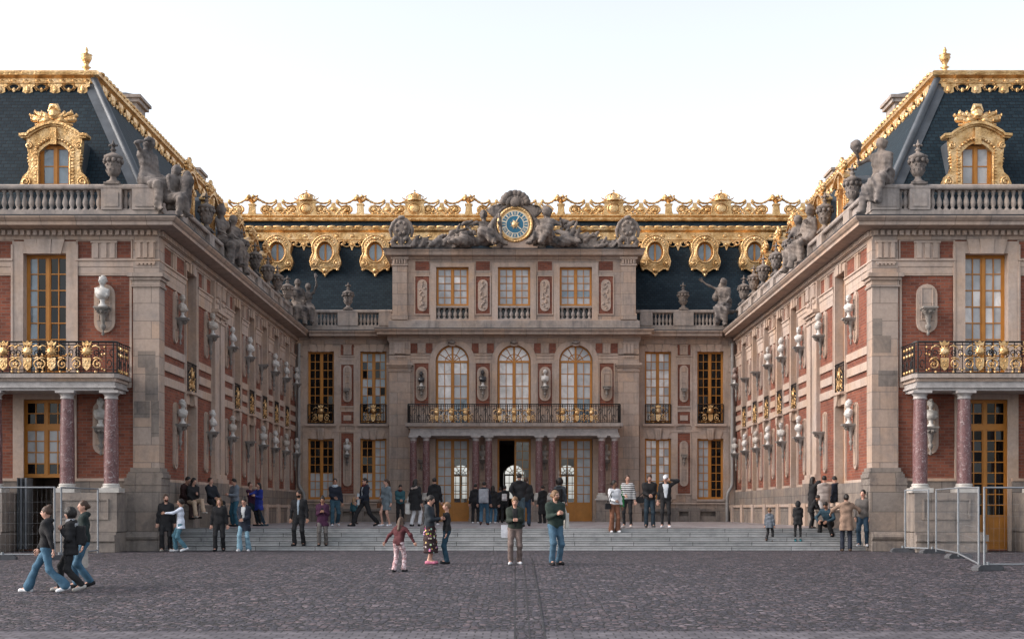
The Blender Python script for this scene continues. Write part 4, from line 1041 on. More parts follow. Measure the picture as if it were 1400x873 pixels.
    for i, (x, q) in enumerate(PXs):
        bust_console(root, A, cO, x, R(6.3), R(5.55), R(7.3), .58, .34, False, 'empty round-ended plaque' if i == 3 else None)
        bust_console(root, A, cO, x, R(2.55), R(1.3), R(3.4), .5, .3, False)
    for s in (-1, 1):
        bust_console(root, A, rO, s * 8.7, R(6.25), R(5.55), R(7.45), .44, .36, False); bust_console(root, A, rO, s * 8.7, R(2.85), R(1.2), R(3.55), .44, .36, False)
    # entablature: one cornice that breaks forward with the centre
    x0, x1 = W - .8, 6.46
    path = [(-x0, DB), (-6.46, DB), (-6.46, DC), (6.3, DC), (6.3, DB), (x0, DB)]
    b = MB(I3); b.sweep(path, [(o_ * .9, z) for o_, z in CORN], st)
    b.sweep(path, [(.0, R(9.165)), (.72, R(9.165)), (.72, R(9.20)), (.0, R(9.225))], M['flash']); b.build('cornice', root)
    for (a, c, y_) in [(-11.2, WX[0] - .95, DB), (WX[0] + .95, WX[1] - .95, DB), (WX[2] + .95, WX[3] - .95, DB), (WX[3] + .95, 11.2, DB), (-6.46, AW[0] - HW - .3, DC), (AW[0] + HW + .3, AW[1] - HW - .3, DC), (AW[1] + HW + .3, AW[2] - HW - .3, DC), (AW[2] + HW + .3, 6.3, DC)]:
        b = MB(I3); b.sweep([(a, y_), (c, y_)], ARCHIT, tr); b.build('architrave', root)
    for s in (-1, 1):
        b = MB(I3); pa = [(-11.3, DB), (-6.4, DB)] if s < 0 else [(6.24, DB), (11.3, DB)]
        b.sweep(pa, PLINTH, M['parapet']); b.sweep(pa, RAIL, M['parapet'])
        m0 = s * 8.68
        for (a, c) in ((m0 - .52, m0 + .52), (s * 6.75 - .32, s * 6.75 + .32), (s * 10.4 - .1, s * 10.4 + .1)): b.box(a, c, DB - .1, DB + .34, R(9.5), R(10.16), M['parapet'])
        bal = b.build('balustrade', root)
        balusters(bal, A, rO, [m0 - 1.35 + .0 + .232 * i - .0 for i in range(-1, 4)] if False else [m0 - s * (.66 + .19 * i) for i in range(6)] + [m0 + s * (.66 + .19 * i) for i in range(6)], -.13, R(9.5), .66, None, .9)
    # attic dressings
    b = MB(A, cO)
    b.box(-6.5, 6.34, 0, .16, R(9.2), R(9.64), M['parapet']); b.box(-6.42, 6.26, 0, .1, R(9.64), R(9.7), tr)
    for (a, c) in ((-6.3, -5.56), (5.4, 6.14)):
        b.box(a, c, 0, .12, R(9.7), R(12.5), st); b.box(a - .05, c + .05, 0, .17, R(9.7), R(10.0), st); b.box(a - .05, c + .05, 0, .17, R(12.46), R(12.54), tr); b.box(a - .02, c + .02, 0, .14, R(12.54), R(12.84), st); b.box(a - .08, c + .08, 0, .2, R(12.78), R(12.9), tr)
        for k in range(5): b.tube([(a + .1 + .135 * k, .16, R(12.56)), (a + .1 + .135 * k, .19, R(12.76))], .05, tr, 6)
    for x in ax:
        for s in (-1, 1):
            a, c = sorted((x + s * .83, x + s * 1.13)); b.box(a, c, 0, .06, R(9.68), R(12.6), tr)
        b.box(x - .83, x + .83, 0, .06, R(12.4), R(12.6), tr)
        b.box(x - .83, x + .83, -.25, .02, R(10.32), R(10.42), M['parapet']); b.box(x - .83, x + .83, -.25, .02, R(9.68), R(9.74), M['parapet'])
    for x in (-4.78, -1.6 + cx, 1.58 + cx, 4.62):
        brick_panel(b, x - .36, x + .36, R(10.0), R(11.92), .05); b.box(x - .36, x + .36, 0, .012, R(12.24), R(12.68), M['brick'])
        b.prism(oval_outline(x, R(10.14), R(11.76), .5), .012, .06, tr)
        q = random.Random(int(x * 100))
        for k in range(14): b.ball((x + q.uniform(-.13, .13), .07, R(10.3) + 1.3 * k / 13), (q.uniform(.05, .1), .04, q.uniform(.05, .1)), M['stone'], 6, 4)
    b.build('attic_dressing', root)
    gb = MB(A, cO); gb.box(-3.95 + cx - 1, 4, -.28, -.26, R(9.7), R(10.3), M['flash'])
    bb = MB(A, cO)
    for x in ax: bb.box(x - .83, x + .83, -.24, .0, R(9.74), R(9.76), M['parapet'])
    ab = bb.build('attic_balustrade', root)
    gb.V = []; gb.F = []; gb.I = []; gb.S = []; gb.nv = 0
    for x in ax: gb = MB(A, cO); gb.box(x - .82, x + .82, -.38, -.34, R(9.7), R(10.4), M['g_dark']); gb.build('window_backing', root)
    for x in ax: balusters(ab, A, cO, [x - .7 + .28 * i for i in range(6)], -.12, R(9.76), .56, None, 1.1)
    b = MB(I3); pa = [(-6.3, 75), (-6.3, DC), (6.14, DC), (6.14, 75)]
    b.sweep(pa, rel([(0, 12.8), (.08, 12.8), (.12, 12.9), (.36, 12.96), (.4, 13.12), (.46, 13.2), (.46, 13.24), (0, 13.26)]), st)
    b.sweep(pa, rel([(0, 13.243), (.48, 13.243), (.48, 13.29), (0, 13.33)]), M['flash']); b.build('attic_cornice', root)
    b = MB(I3); b.add([(-6.6, DC - .4, R(13.3)), (6.4, DC - .4, R(13.3)), (6.4, 75, R(13.3)), (-6.6, 75, R(13.3))], [(0, 1, 2, 3)], M['lead']); b.build('attic_roof', root, recalc=False)
    # windows
    pk = {WX[0]: 'g_dark', WX[1]: 'broken', WX[2]: 'sky', WX[3]: 'g_dark'}
    def tall(x):
        if pk[x] == 'g_dark': return panes_all('g_dark')
        if pk[x] == 'broken': return panes_mixed(8, ['g_dark', 'g_curt', 'g_dark', 'g_blue'])
        return panes_mixed(9, ['g_sky', 'g_sky', 'g_curt'])
    low = {WX[0]: lambda c, r, l: 'g_dark' if r >= 3 else 'g_curt', WX[1]: lambda c, r, l: 'g_curt' if (r < 3 or l > 0) else 'g_dark', WX[2]: panes_mixed(19, ['g_sky', 'g_sky', 'g_curt']), WX[3]: lambda c, r, l: 'g_curt' if l < 0 else 'g_dark'}
    for x in WX:
        window(root, A, rO, x, R(4.5), R(8.17), 1.36, -.22, 8, tall(x)); window(root, A, rO, x, R(.53), R(3.67), 1.36, -.22, 7, low[x])
        g = MB(A, rO); railing_bars(g, [(x - .66, .08), (x + .66, .08)], R(4.45), R(5.42), True, .13); go = g.build('window_guard', root)
        e = gilt_emblem('gilt_emblem', go, .95); e.rotation_euler = (0, 0, PI); e.location = Vector((x, DB - .1, R(4.47))) - origin_of(go)
    for i, x in enumerate(AW):
        window(root, A, cO, x, R(4.36), R(8.42), HW * 2 - .04, -.22, 5, (lambda i: lambda c, r, l: ('g_curt' if (i == 2 and l > 0) or (i == 0 and l > 0 and r < 4) else 'g_sky') if not (i != 1 and l > 0 and r in (0, 1)) else 'g_blue')(i), arch=True, name='arched_window')
    for i, x in enumerate(ax): window(root, A, cO, x, R(10.42), R(12.4), 1.64, -.2, 5, panes_mixed(50 + i, ['g_blue'] + ['g_curt'] * 8 + ['g_sky'] * 2), name='attic_window')
    for i, x in enumerate(AW):
        if i == 1:
            half = MB(A, cO); 
            window(root, A, cO, x, FLOOR + .02, R(3.62), HW * 2 - .04, -.26, 7, lambda c, r, l: None if l < 0 else 'g_clear', bottom=.75, name='entrance_door', label='entrance door with one leaf standing open') if False else None
            # right leaf closed, left leaf swung inwards
            d = MB(A, cO); m = M['wood']; g = MB(A, cO)
            a, c, z0, z1 = x + .02, x + HW - .02, FLOOR + .02, R(3.55)
            def leaf(d, g, T):
                # leaf in its own (t, n): T maps (t, z, n) to (u, v, z)
                def bx(t0, t1, n0, n1, q0, q1):
                    V = [T(t, n, q) for q in (q0, q1) for n in (n0, n1) for t in (t0, t1)]
                    d.add(V, [(0, 2, 3, 1), (4, 5, 7, 6), (0, 1, 5, 4), (2, 6, 7, 3), (0, 4, 6, 2), (1, 3, 7, 5)], m)
                L = c - a
                bx(0, .09, 0, .06, z0, z1); bx(L - .09, L, 0, .06, z0, z1); bx(.09, L - .09, 0, .05, z0, z0 + .85); bx(.09, L - .09, 0, .06, z1 - .09, z1)
                for k in range(1, 7): bx(.09, L - .09, .01, .045, z0 + .85 + (z1 - z0 - .94) * k / 7 - .016, z0 + .85 + (z1 - z0 - .94) * k / 7 + .016)
                bx(L / 2 - .016, L / 2 + .016, .012, .047, z0 + .85, z1 - .09)
                g.add([T(.09, .03, z0 + .85), T(L - .09, .03, z0 + .85), T(L - .09, .03, z1 - .09), T(.09, .03, z1 - .09)], [(0, 1, 2, 3)], M['g_clear'])
            leaf(d, g, lambda t, n, q: (a + t, -.28 + n, q)); o = d.build('entrance_door', root); g.build('pane', o, recalc=False)
            d = MB(A, cO); g = MB(A, cO); leaf(d, g, lambda t, n, q: (x - HW + .03 + n, -.3 - t, q)); o = d.build('entrance_door', root); o['label'] = 'door leaf swung open into the dark hall'; g.build('pane', o, recalc=False)
            f = MB(A, cO); f.box(x - HW, x - HW + .03, -.3, -.2, z0, R(3.62), m); f.box(x + HW - .02, x + HW, -.3, -.2, z0, R(3.62), m); f.box(x - HW, x + HW, -.3, -.2, R(3.55), R(3.62), m); f.build('door_frame', root)
        else:
            out = -1 if i == 0 else 1
            window(root, A, cO, x, FLOOR + .02, R(3.62), HW * 2 - .04, -.26, 7, (lambda o_: lambda c, r, l: 'g_clear' if l == -o_ and r < 5 else 'g_curt')(out), bottom=.85, name='entrance_door')
    # the balcony on eight red columns
    b = MB(A, cO); v1 = 1.62; bx0, bx1 = -5.52, 5.36
    b.box(bx0, bx1, 0, v1 + .05, R(4.16), R(4.33), M['parapet'])
    for (z0, z1, e, mm) in ((4.06, 4.16, .14, tr), (3.84, 4.06, .22, M['capital']), (3.70, 3.84, .18, M['capital'])): b.box(bx0 + e, bx1 - e, 0, v1 - e, R(z0), R(z1), mm)
    bal = b.build('balcony', root)
    r = MB(A, cO); P = [(bx0 + .12, .05), (bx0 + .12, v1 - .08), (bx1 - .12, v1 - .08), (bx1 - .12, .05)]
    railing_bars(r, P, R(4.33), R(5.26), True, .11); r.build('balcony_railing', bal)
    src = None
    for x in AW:
        for k in (-.72, 0, .72):
            if src is None: src = gilt_emblem('gilt_emblem', bal, .74); e = src
            else: e = src.copy(); COL.objects.link(e)
            e.rotation_euler = (0, 0, PI); e.location = Vector((x + k, DC - v1 + .06, R(4.36))) - origin_of(bal)
    for x in (-4.82, -1.6 + cx, 1.58 + cx, 4.66):
        for k in (-.325, .325): column(root, x + k, DC - 1.3, R(.55), R(3.70), .185)
        p = MB(A, cO); p.box(x - .62, x + .62, 1.02, 1.58, FLOOR, R(.47), M['dado']); p.box(x - .68, x + .68, .96, 1.64, R(.47), R(.55), M['dullwhite']); p.box(x - .68, x + .68, .96, 1.64, FLOOR, FLOOR + .16, M['dado']); frame(p, x - .4, x + .4, FLOOR + .35, R(.3), .04, 1.6, M['dado'], 1.58); p.build('column_pedestal', root)
    # roof
    b = MB(I3); sl = M['slate']; y0, y1 = 71.2, 73.5
    P = [(y0, 9.3), (y0, 10.0), (y1, 14.75), (73.55, 15.2), (73.9, 15.75), (78.5, 16.0), (82.5, 10.0), (82.5, 9.3)]
    V = [(x, y, R(z)) for x in (-17.5, 17.5) for y, z in P]; n = len(P)
    b.add(V, [(i, i + 1, n + i + 1, n + i) for i in range(n - 1)] + [tuple(range(n)), tuple(range(2 * n - 1, n - 1, -1))], sl)
    for s in (-1, 1): b.add([(s * 6, DB, R(9.25)), (s * 12, DB, R(9.25)), (s * 12, y0 + .1, R(9.25)), (s * 6, y0 + .1, R(9.25))], [(0, 1, 2, 3)], M['lead'])
    b.build('mansard_roof', root)
    g = MB(I3); gp = [(-17.4, 73.3), (17.4, 73.3)]; G = M['gold']
    g.sweep(gp, rel([(-.3, 14.52), (.06, 14.52), (.10, 14.58), (.10, 14.96), (.16, 15.02), (.26, 15.08), (.28, 15.2), (.18, 15.27), (-.5, 15.27)]), G)
    for i in range(40): g.ball((-16.4 + i * .84, 73.2, R(14.78)), (.13, .05, .1), G, 7, 5)
    for i in range(70): g.ball((-16.8 + i * .49, 73.06, R(15.24)), (.28, .08, .05 + .02 * (i % 3)), G, 6, 4)
    g.build('gilded_roof_edge', root)
    g = MB(A, (0, 73.2, 0))
    for x in (-11.45, -8.85, -6.2, 6.2, 8.78, 11.4, -3.4, 3.4, -1, 1):
        g = MB(A, (0, 73.2, 0))
        pendant(g, x, 0, R(14.52), .55, .5)
        for s in (-1, 1):
            pendant(g, x + s * .55, 0, R(14.52), .5, .4, False); g.tube([(x + s * (.3 + .2 * cd(a)), .03, R(14.33) + .14 * sd(a)) for a in range(0, 360, 30)], .035, G, 4, True)
        g.tube([(x - .75, .02, R(14.5)), (x + .75, .02, R(14.5))], .05, G, 4); g.build('gilded_pendant', root)
    for x, k in ((-12.75, 0), (-10.18, 0), (-7.5, 0), (7.46, 1), (10.12, 1), (12.78, 1)): oval_dormer(root, A, (0, 72.35, 0), x, 0, R(13.66), 'g_blue')
    # gilded cresting
    g = MB(I3); g.sweep([(-17.4, 73.8), (17.4, 73.8)], rel([(-.4, 15.70), (.06, 15.70), (.12, 15.76), (.06, 15.84), (.06, 15.9), (.16, 15.98), (.16, 16.04), (-.4, 16.06)]), G)
    for i in range(80): g.box(-17.2 + i * .435, -17.2 + i * .435 + .2, 73.69, 73.75, R(15.77), R(15.83), G)
    g.build('gilded_ridge', root)
    cA, co = A, (0, 73.85, 0); zc = R(16.05)
    def xs_(p): return (p - VX) * 73.85 / F
    crowns = [xs_(p) for p in (419, 567, 706, 839, 986)]; posts = [xs_(p) for p in (272, 345, 493, 641, 767, 914, 1061, 1134)]
    proto = None
    for x in crowns:
        g = MB(cA); a = .62
        g.prism([(-a, 0), (a, 0), (a * .92, .3), (a * .86, .88), (-a * .86, .88), (-a * .92, .3)], -.12, .12, G)
        g.box(-a * .98, a * .98, -.14, .15, .88, .98, G); g.box(-a * .75, a * .75, -.12, .12, .98, 1.05, G)
        g.ball((0, .13, .45), (.32, .08, .36), G, 12, 8); g.tube([(.36 * cd(q), .13, .45 + .4 * sd(q)) for q in range(0, 360, 24)], .04, G, 5, True)
        g.lathe([(.42, 1.05), (.45, 1.15), (.36, 1.2), (.4, 1.3), (.36, 1.45), (.22, 1.58), (.06, 1.64)], (0, 0, 0), G, 12)
        for q in range(0, 360, 60): g.tube([(.42 * cd(q), .42 * sd(q), 1.2), (.5 * cd(q), .5 * sd(q), 1.36), (.3 * cd(q), .3 * sd(q), 1.55), (0, 0, 1.66)], .035, G, 4)
        g.ball((0, 0, 1.7), .07, G, 6, 4); g.box(-.02, .02, -.02, .02, 1.72, 1.92, G); g.box(-.08, .08, -.02, .02, 1.82, 1.86, G)
        for s in (-1, 1): g.tube([(s * .4, .06, 1.1), (s * .62, .06, 1.2), (s * .72, .06, 1.3)], [.05, .05, .02], G, 5)
        if proto is None: proto = g.build('crowned_shield'); proto.parent = root; proto.location = Vector((x, 73.85, zc)) - root.location; 
        else: c = proto.copy(); COL.objects.link(c); c.location = Vector((x, 73.85, zc)) - root.location; c.scale = (.95, 1, .72)
        proto.scale = (.95, 1, .72)
    vase = None
    for x in posts:
        if vase is None:
            g = MB(cA); g.prism([(-.3, 0), (.3, 0), (.24, .2), (.2, .7), (-.2, .7), (-.24, .2)], -.16, .16, G); g.box(-.26, .26, -.2, .2, .7, .8, G)
            g.lathe([(.12, .8), (.1, .86), (.2, .95), (.26, 1.08), (.3, 1.12)], (0, 0, 0), G, 10)
            q = random.Random(5)
            for k in range(26): g.ball((q.uniform(-.4, .4), q.uniform(-.12, .18), q.uniform(1.04, 1.42)), q.uniform(.08, .14), G, 6, 4)
            vase = g.build('vase_post'); vase.parent = root; c = vase
        else: c = vase.copy(); COL.objects.link(c)
        c.location = Vector((x, 73.85, zc)) - root.location; c.scale = (.8, 1, .74)
    scr = None; al = sorted(crowns + posts)
    for a, c in zip(al, al[1:]):
        L = c - a; m_ = (a + c) / 2
        g = MB(cA)
        hw = L / 2 - (.66 if True else 0)
        for s in (-1, 1):
            g.tube([(p[0], p[1], p[2]) for p in spiral((s * (hw - .12), .0, .38), .33, 1.6, 90, -s)], .08, G, 6)
            g.ball((s * (hw - .12), .0, .38), .13, G, 8, 6); g.prism([(s * (hw - .12) + .3 * cd(a), .38 + .3 * sd(a)) for a in range(0, 360, 30)], -.03, .0, G)
            g.tube([(s * (hw - .1), 0, .70), (s * hw * .5, 0, .62), (s * hw * .25, 0, .86), (s * .16, 0, .98)], .07, G, 6)
            g.tube([(s * (hw - .3), 0, .07), (s * hw * .5, 0, .12), (s * .25, 0, .4)], .075, G, 5)
            for k in range(9): g.ball((s * (.2 + .075 * k), .02, .12 + .11 * (k % 4)), (.11, .08, .11), G, 6, 4)
            g.tube([(s * (.16 + (L / 2 - .45) * k / 10), 0, 1.03 - .22 * math.sin(PI * min(k / 9, 1)) + .01 * k) for k in range(11)], [.065 + .03 * (k % 2) for k in range(11)], G, 6)
            g.ball((s * .2, 0, 1.06), (.1, .06, .1), G, 6, 4)
        g.box(-L / 2 + .25, L / 2 - .25, -.05, .05, 0, .09, G)
        for k in range(8): g.ball((-hw * .8 + hw * 1.6 * k / 7, .03, .2 + .16 * (k % 2)), (.12, .06, .09), G, 6, 4)
        g.prism([(-.2, .1), (.2, .1), (.3, .5), (.14, .62), (.1, .9), (-.1, .9), (-.14, .62), (-.3, .5)], -.03, .05, G); g.ball((0, .06, .4), (.17, .08, .17), G, 8, 6)
        o = g.build('scroll_panel'); o.parent = root; o.location = Vector((m_, 73.85, zc)) - root.location; o.scale = (1, 1, .74)
    return root
# ------------------------------------------------------------------ figures
def v3(*a): return np.array(a, float)
def ik(a, b, l1, l2, bend):
    a, b, bend = np.array(a, float), np.array(b, float), np.array(bend, float)
    d = b - a; L = np.linalg.norm(d)
    if L > (l1 + l2) * .995: b = a + d / L * (l1 + l2) * .995; d = b - a; L = np.linalg.norm(d)
    u = d / L; x = (l1 * l1 - l2 * l2 + L * L) / (2 * L); h = math.sqrt(max(l1 * l1 - x * x, 0))
    p = bend - (bend @ u) * u; n = np.linalg.norm(p); p = p / n if n > 1e-6 else v3(0, -1, 0)
    return a + u * x + p * h, b
HANDS = {'down': (.27, -.02, .80), 'fwd': (.25, -.24, .84), 'back': (.26, .20, .84), 'phone': (.05, -.30, 1.15), 'chest': (.06, -.24, 1.20), 'belly': (.05, -.25, 1.05), 'pocket': (.23, -.10, .90), 'ear': (.15, -.10, 1.58), 'wide': (.50, -.22, 1.22), 'strap': (.12, -.17, 1.30), 'touch': (.02, -.50, 1.28), 'hold': (.34, -.06, .86), 'reach': (.05, -.46, 1.12), 'up': (.26, -.12, 1.92), 'lap': (.12, -.30, 1.0), 'behind': (.16, .2, .98), 'akimbo': (.26, -.05, 1.0)}
def rot_x(a): c, s = cd(a), sd(a); return np.array([[1, 0, 0], [0, c, -s], [0, s, c]])
def rot_z(a): c, s = cd(a), sd(a); return np.array([[c, -s, 0], [s, c, 0], [0, 0, 1]])
class Fig:
    """joints of a posed figure 1.75 m tall facing -Y, feet on z = 0"""
    def __init__(s, stride=0.0, hands=('down', 'down'), lean=0, head=(0, 0), sit=None, feet=None, sh=.172, hs=1.0, pelvis=None, tilt=0):
        hs *= .93; s.hs = hs; s.sh = sh
        pz = .945 if sit is None else sit + .12
        if stride: pz -= .015 + .06 * stride
        s.p = v3(0, 0, pz) if pelvis is None else v3(*pelvis)
        s.T = rot_x(lean)                       # positive lean tips forward (towards -Y)
        s.R0 = s.T
        def T(q): return s.p + s.R0 @ (np.array(q, float) - v3(0, 0, .93))
        s.t = T
        if feet is None:
            if sit is None: feet = [(-.115, -stride / 2, 0), (.115, stride / 2, 0)]
            else: feet = [(-.12, -.46, 0), (.12, -.44, 0)]
        s.foot = []; s.leg = []
        for sx, f in zip((-1, 1), feet):
            f = v3(*f); up = .0
            if stride and f[1] > .12: up = .06
            an = f + v3(0, 0, .085 + up); hip = s.p + v3(sx * .09, 0, -.02)
            kn, an = ik(hip, an, .43, .43, (sx * .12, -1, .1)); s.leg.append((hip, kn, an))
            s.foot.append((an, v3(f[0] + sx * .03, an[1] - .17 + (.02 if up else 0), f[2] + .035), up))
        s.arm = []
        for sx, h in zip((-1, 1), hands):
            t = HANDS[h] if isinstance(h, str) else h
            S = T((sx * sh, 0, 1.41)); tgt = v3(sx * t[0], t[1], t[2]) if isinstance(h, str) else v3(*t)
            tgt = T(tgt) if (isinstance(h, str)) else tgt
            bd = (sx * .5, .9, -.35) if (isinstance(h, str) and h not in ('ear', 'up', 'wide')) else (sx * 1.0, .3, -.5)
            e, w = ik(S, tgt, .29, .26, bd); s.arm.append((S, e, w))
        s.nk = T((0, 0, 1.44)); yaw, pit = head
        s.hR = s.T @ rot_z(yaw) @ rot_x(pit); s.hc = T((0, -.012, 1.545))
    def H(s, P): return ((P - s.hc.astype(np.float32)) @ s.hR.astype(np.float32)) / s.hs
    def trunk(s, P, t=0.0, k=.07):
        c = lambda x, z, r, y=0: cap(P, s.t((-x, y, z)), s.t((x, y, z)), r + t)
        w = s.sh - .172
        return union([c(.09 + w, 1.385, .068), c(.07 + w * .8, 1.26, .094, -.005), c(.05, 1.09, .086), cap(P, s.p + v3(-.065, 0, .02), s.p + v3(.065, 0, .02), .098 + t)], k)
    def arms(s, P, t=0.0, end=1.0):
        o = []
        for S, e, w in s.arm:
            o += [cap(P, S, e, .048 + t, .038 + t), cap(P, e, e + (w - e) * end, .038 + t, .027 + t * .9)]
        return o
    def legs(s, P, t=0.0, flare=0.0, end=1.0):
        o = []
        for h, k, a in s.leg:
            o += [cap(P, h, k, .078 + t, .052 + t), cap(P, k, k + (a - k) * end, .05 + t, .034 + t + flare)]
        return o
    def headf(s, P):
        q = s.H(P)
        return union([ell(q, (0, -.005, .10), (.077, .097, .118)), ell(q, (0, -.035, .04), (.056, .06, .058)), cap(q, (0, -.1, .105), (0, -.118, .078), .010, .017), ell(q, (-.078, .0, .09), (.014, .026, .034)), ell(q, (.078, .0, .09), (.014, .026, .034))], .025) * s.hs
    def body(s, P):
        return union([s.trunk(P, -.012), cap(P, s.t((0, .005, 1.40)), s.hc + s.hR @ v3(0, .01, .03), .055, .048), s.headf(P)] + s.arms(P) + s.legs(P) + [cap(P, a, b, .036, .03) for a, b, u in s.foot], .035)
    def hands(s, mb, m, side_only=(0, 1)):
        for i in side_only:
            S, e, w = s.arm[i]; f = (w - e) / np.linalg.norm(w - e); sx = -1 if i == 0 else 1
            n = np.cross(f, v3(0, 0, 1)); 
            n = np.cross(f, v3(1, 0, 0)) if np.linalg.norm(n) < .3 else n
            n = n / np.linalg.norm(n); sd_ = np.cross(n, f)
            if (n @ v3(-sx, 0, 0)) < 0: n = -n
            B = MB(); B.ball((0, 0, 0), 1.0, m, 8, 6); V = B.V[0]
            mb.add((V[:, :1] * sd_ * .042 + V[:, 1:2] * n * .018 + V[:, 2:] * f * .058) + w + f * .045, B.F, m, True)
            for j, L in enumerate((.068, .078, .073, .056)):
                r = w + f * .075 + sd_ * (j - 1.5) * .021; p = [r, r + f * L * .5 + n * .008, r + f * L * .82 + n * .03, r + f * L * .9 + n * .05]
                mb.tube([tuple(q) for q in p], [.0105, .010, .009, .007], m, 5)
            r = w + f * .03 + sd_ * .03; mb.tube([tuple(r), tuple(r + sd_ * .026 + f * .03 + n * .012), tuple(r + sd_ * .025 + f * .06 + n * .026)], [.013, .012, .009], m, 5)
def fold(P, a=.006, f=22): return a * (np.sin(f * P[..., 0] + 6 * P[..., 2]) * np.sin(f * .6 * P[..., 1] + 2.0) + .7 * np.sin(f * 1.3 * P[..., 2] + 9 * P[..., 0]))

def person(x, d, H, face, label, cat='person', group='visitors in the court', z=None, top=('jacket', (.02, .02, .022), .86), bottom=('trousers', (.02, .022, .03)), shoes=(.02, .02, .02), hair=('short', (.02, .015, .012)), tone='fair', res=.027, inner=None, scarf=None, cap_=None, beard=False, glasses=False, zlift=0.0, wrap=0.0, **pose):
    fg = Fig(**pose); k = H / 1.75
    if z is None: z = ground_z(d) if d < 43.2 else FLOOR
    lo, hi = (-.75, -.95, -.02), (.75, .95, 2.15)
    pts = [q for a in fg.arm for q in a] + [q for l in fg.leg for q in l] + [f[1] for f in fg.foot] + [fg.hc + v3(0, 0, .25), fg.hc + v3(0, .0, -.1)]
    pts = np.array(pts); lo = pts.min(0) - .19; hi = pts.max(0) + .19; lo[2] = min(lo[2], fg.p[2] - .3); lo = np.maximum(lo, (-9, -9, -.05))
    mb = MB(); fg.hands(mb, skin(tone))
    def pick(c):
        q = fg.H(c.astype(np.float32)); x_, y_, z_ = q[:, 0], q[:, 1], q[:, 2]
        eye = (np.abs(np.abs(x_) - .034) < .014) & (np.abs(z_ - .107) < .009) & (y_ < -.06)
        lip = (np.abs(x_) < .028) & (np.abs(z_ - .040) < .012) & (y_ < -.06)
        brow = np.zeros(len(c), bool)
        bd = (z_ < .055) & (y_ < -.02) & (z_ > -.03) & ~((np.abs(x_) < .022) & (np.abs(z_ - .04) < .01)) if beard else np.zeros(len(c), bool)
        return np.where(bd, 3, np.where(eye | (brow), 2, np.where(lip, 1, 0)))
    hm = hairmat(hair[1])
    b = sculpt('person', fg.body, lo, hi, res, [skin(tone), m_lip, m_eye, hm], None, pick, mb)
    tag(b, label, cat, group)
    def part(name, fn, mat, lo_=None, hi_=None):
        return sculpt(name, fn, lo if lo_ is None else lo_, hi if hi_ is None else hi_, res, [mat], b)
    Rt = fg.R0.astype(np.float32); pp = fg.p.astype(np.float32)
    def tz(P): return ((P - pp) @ Rt)[..., 2] + .93
    kind, rgb, hem = top[:3]; pat = top[3] if len(top) > 3 else None
    th = {'jacket': .03, 'coat': .03, 'puffer': .05, 'sweater': .022, 'shirt': .02, 'dress': .02, 'hoodie': .032}.get(kind, .03)
    def topf(P):
        ds = [fg.trunk(P, th, .09)] + fg.arms(P, th * .62, .93)
        if hem < .8:
            a = fg.p + fg.R0 @ v3(0, 0, .02); L = .93 - hem
            for sx in (-1, 1): ds.append(cap(P, a + v3(sx * .06, 0, 0), a + v3(sx * .085, .0, -L), .102 + th * .5, .125 + th * .5))
            if pose.get('sit') is not None: ds += fg.legs(P, th * .8)[0::2]
        dd = union(ds, .05)
        if kind in ('hoodie', 'jacket', 'puffer', 'coat'): dd = smin(dd, ell(P, fg.t((0, .045, 1.475)), (.12, .095, .06)), .04)
        dd = dd + fold(P, .007 if kind != 'puffer' else .004)
        if kind == 'puffer': dd = dd + .012 * np.abs(np.sin(tz(P) * 26))
        q = tz(P)
        neckcut = -np.minimum(1e3, np.linalg.norm((P - fg.t((0, -.02, 1.50)).astype(np.float32)), axis=-1) - .062)
        return np.maximum(np.maximum(dd, hem - q), neckcut)
    nm = {'puffer': 'puffer_jacket', 'hoodie': 'hoodie'}.get(kind, kind)
    part(nm, topf, cloth(rgb, .85, pat))
    if inner:
        part('shirt', lambda P: np.maximum(np.maximum(fg.trunk(P, th + .012, .09), np.abs(((P - pp) @ Rt)[..., 0]) - inner[1] * (tz(P) - .75) - .012), np.maximum(.98 - tz(P), np.maximum(((P - pp) @ Rt)[..., 1] + .03, tz(P) - 1.45))), cloth(inner[0]))
    bk, brgb = bottom[:2]; bp = bottom[2] if len(bottom) > 2 else None
    if bk in ('trousers', 'leggings', 'flared'):
        t, fl = {'trousers': (.02, .02), 'leggings': (.009, .004), 'flared': (.016, .05)}[bk]
        def bf(P):
            dd = union([cap(P, fg.p + v3(-.065, 0, .02), fg.p + v3(.065, 0, .02), .098 + t)] + fg.legs(P, t, fl, .97), .04) + fold(P, .006, 26)
            return np.maximum(dd, (P[..., 2] - (fg.p[2] + .1)))
        part(bk if bk == 'leggings' else 'trousers', bf, cloth(brgb, .85, bp))
    elif bk == 'skirt':
        sh_ = bottom[3]
        def bf(P):
            L = .95 - sh_; a = fg.p + v3(0, 0, .05)
            dd = union([cap(P, a + v3(sx * .05, 0, 0), a + v3(sx * .08, -.04, -L), .125, .175) for sx in (-1, 1)], .08) + fold(P, .012, 30)
            return np.maximum(np.maximum(dd, P[..., 2] - (fg.p[2] + .1)), sh_ - P[..., 2])
        part('skirt', bf, cloth(brgb, .85, bp))
    for i, (a, t, up) in enumerate(fg.foot):
        def sf(P, a=a, t=t):
            heel = v3(a[0], a[1] + .055, t[2] + (.0 if not up else .07)); 
            return np.maximum(union([cap(P, heel, t, .045, .042), cap(P, a + v3(0, .01, -.03), a + v3(0, -.04, -.05), .05, .045)], .03), (t[2] - .035) - P[..., 2])
        q = np.array([a, t]); part('shoe', sf, cloth(shoes, .6), q.min(0) - .14, q.max(0) + .12)
    st = hair[0]
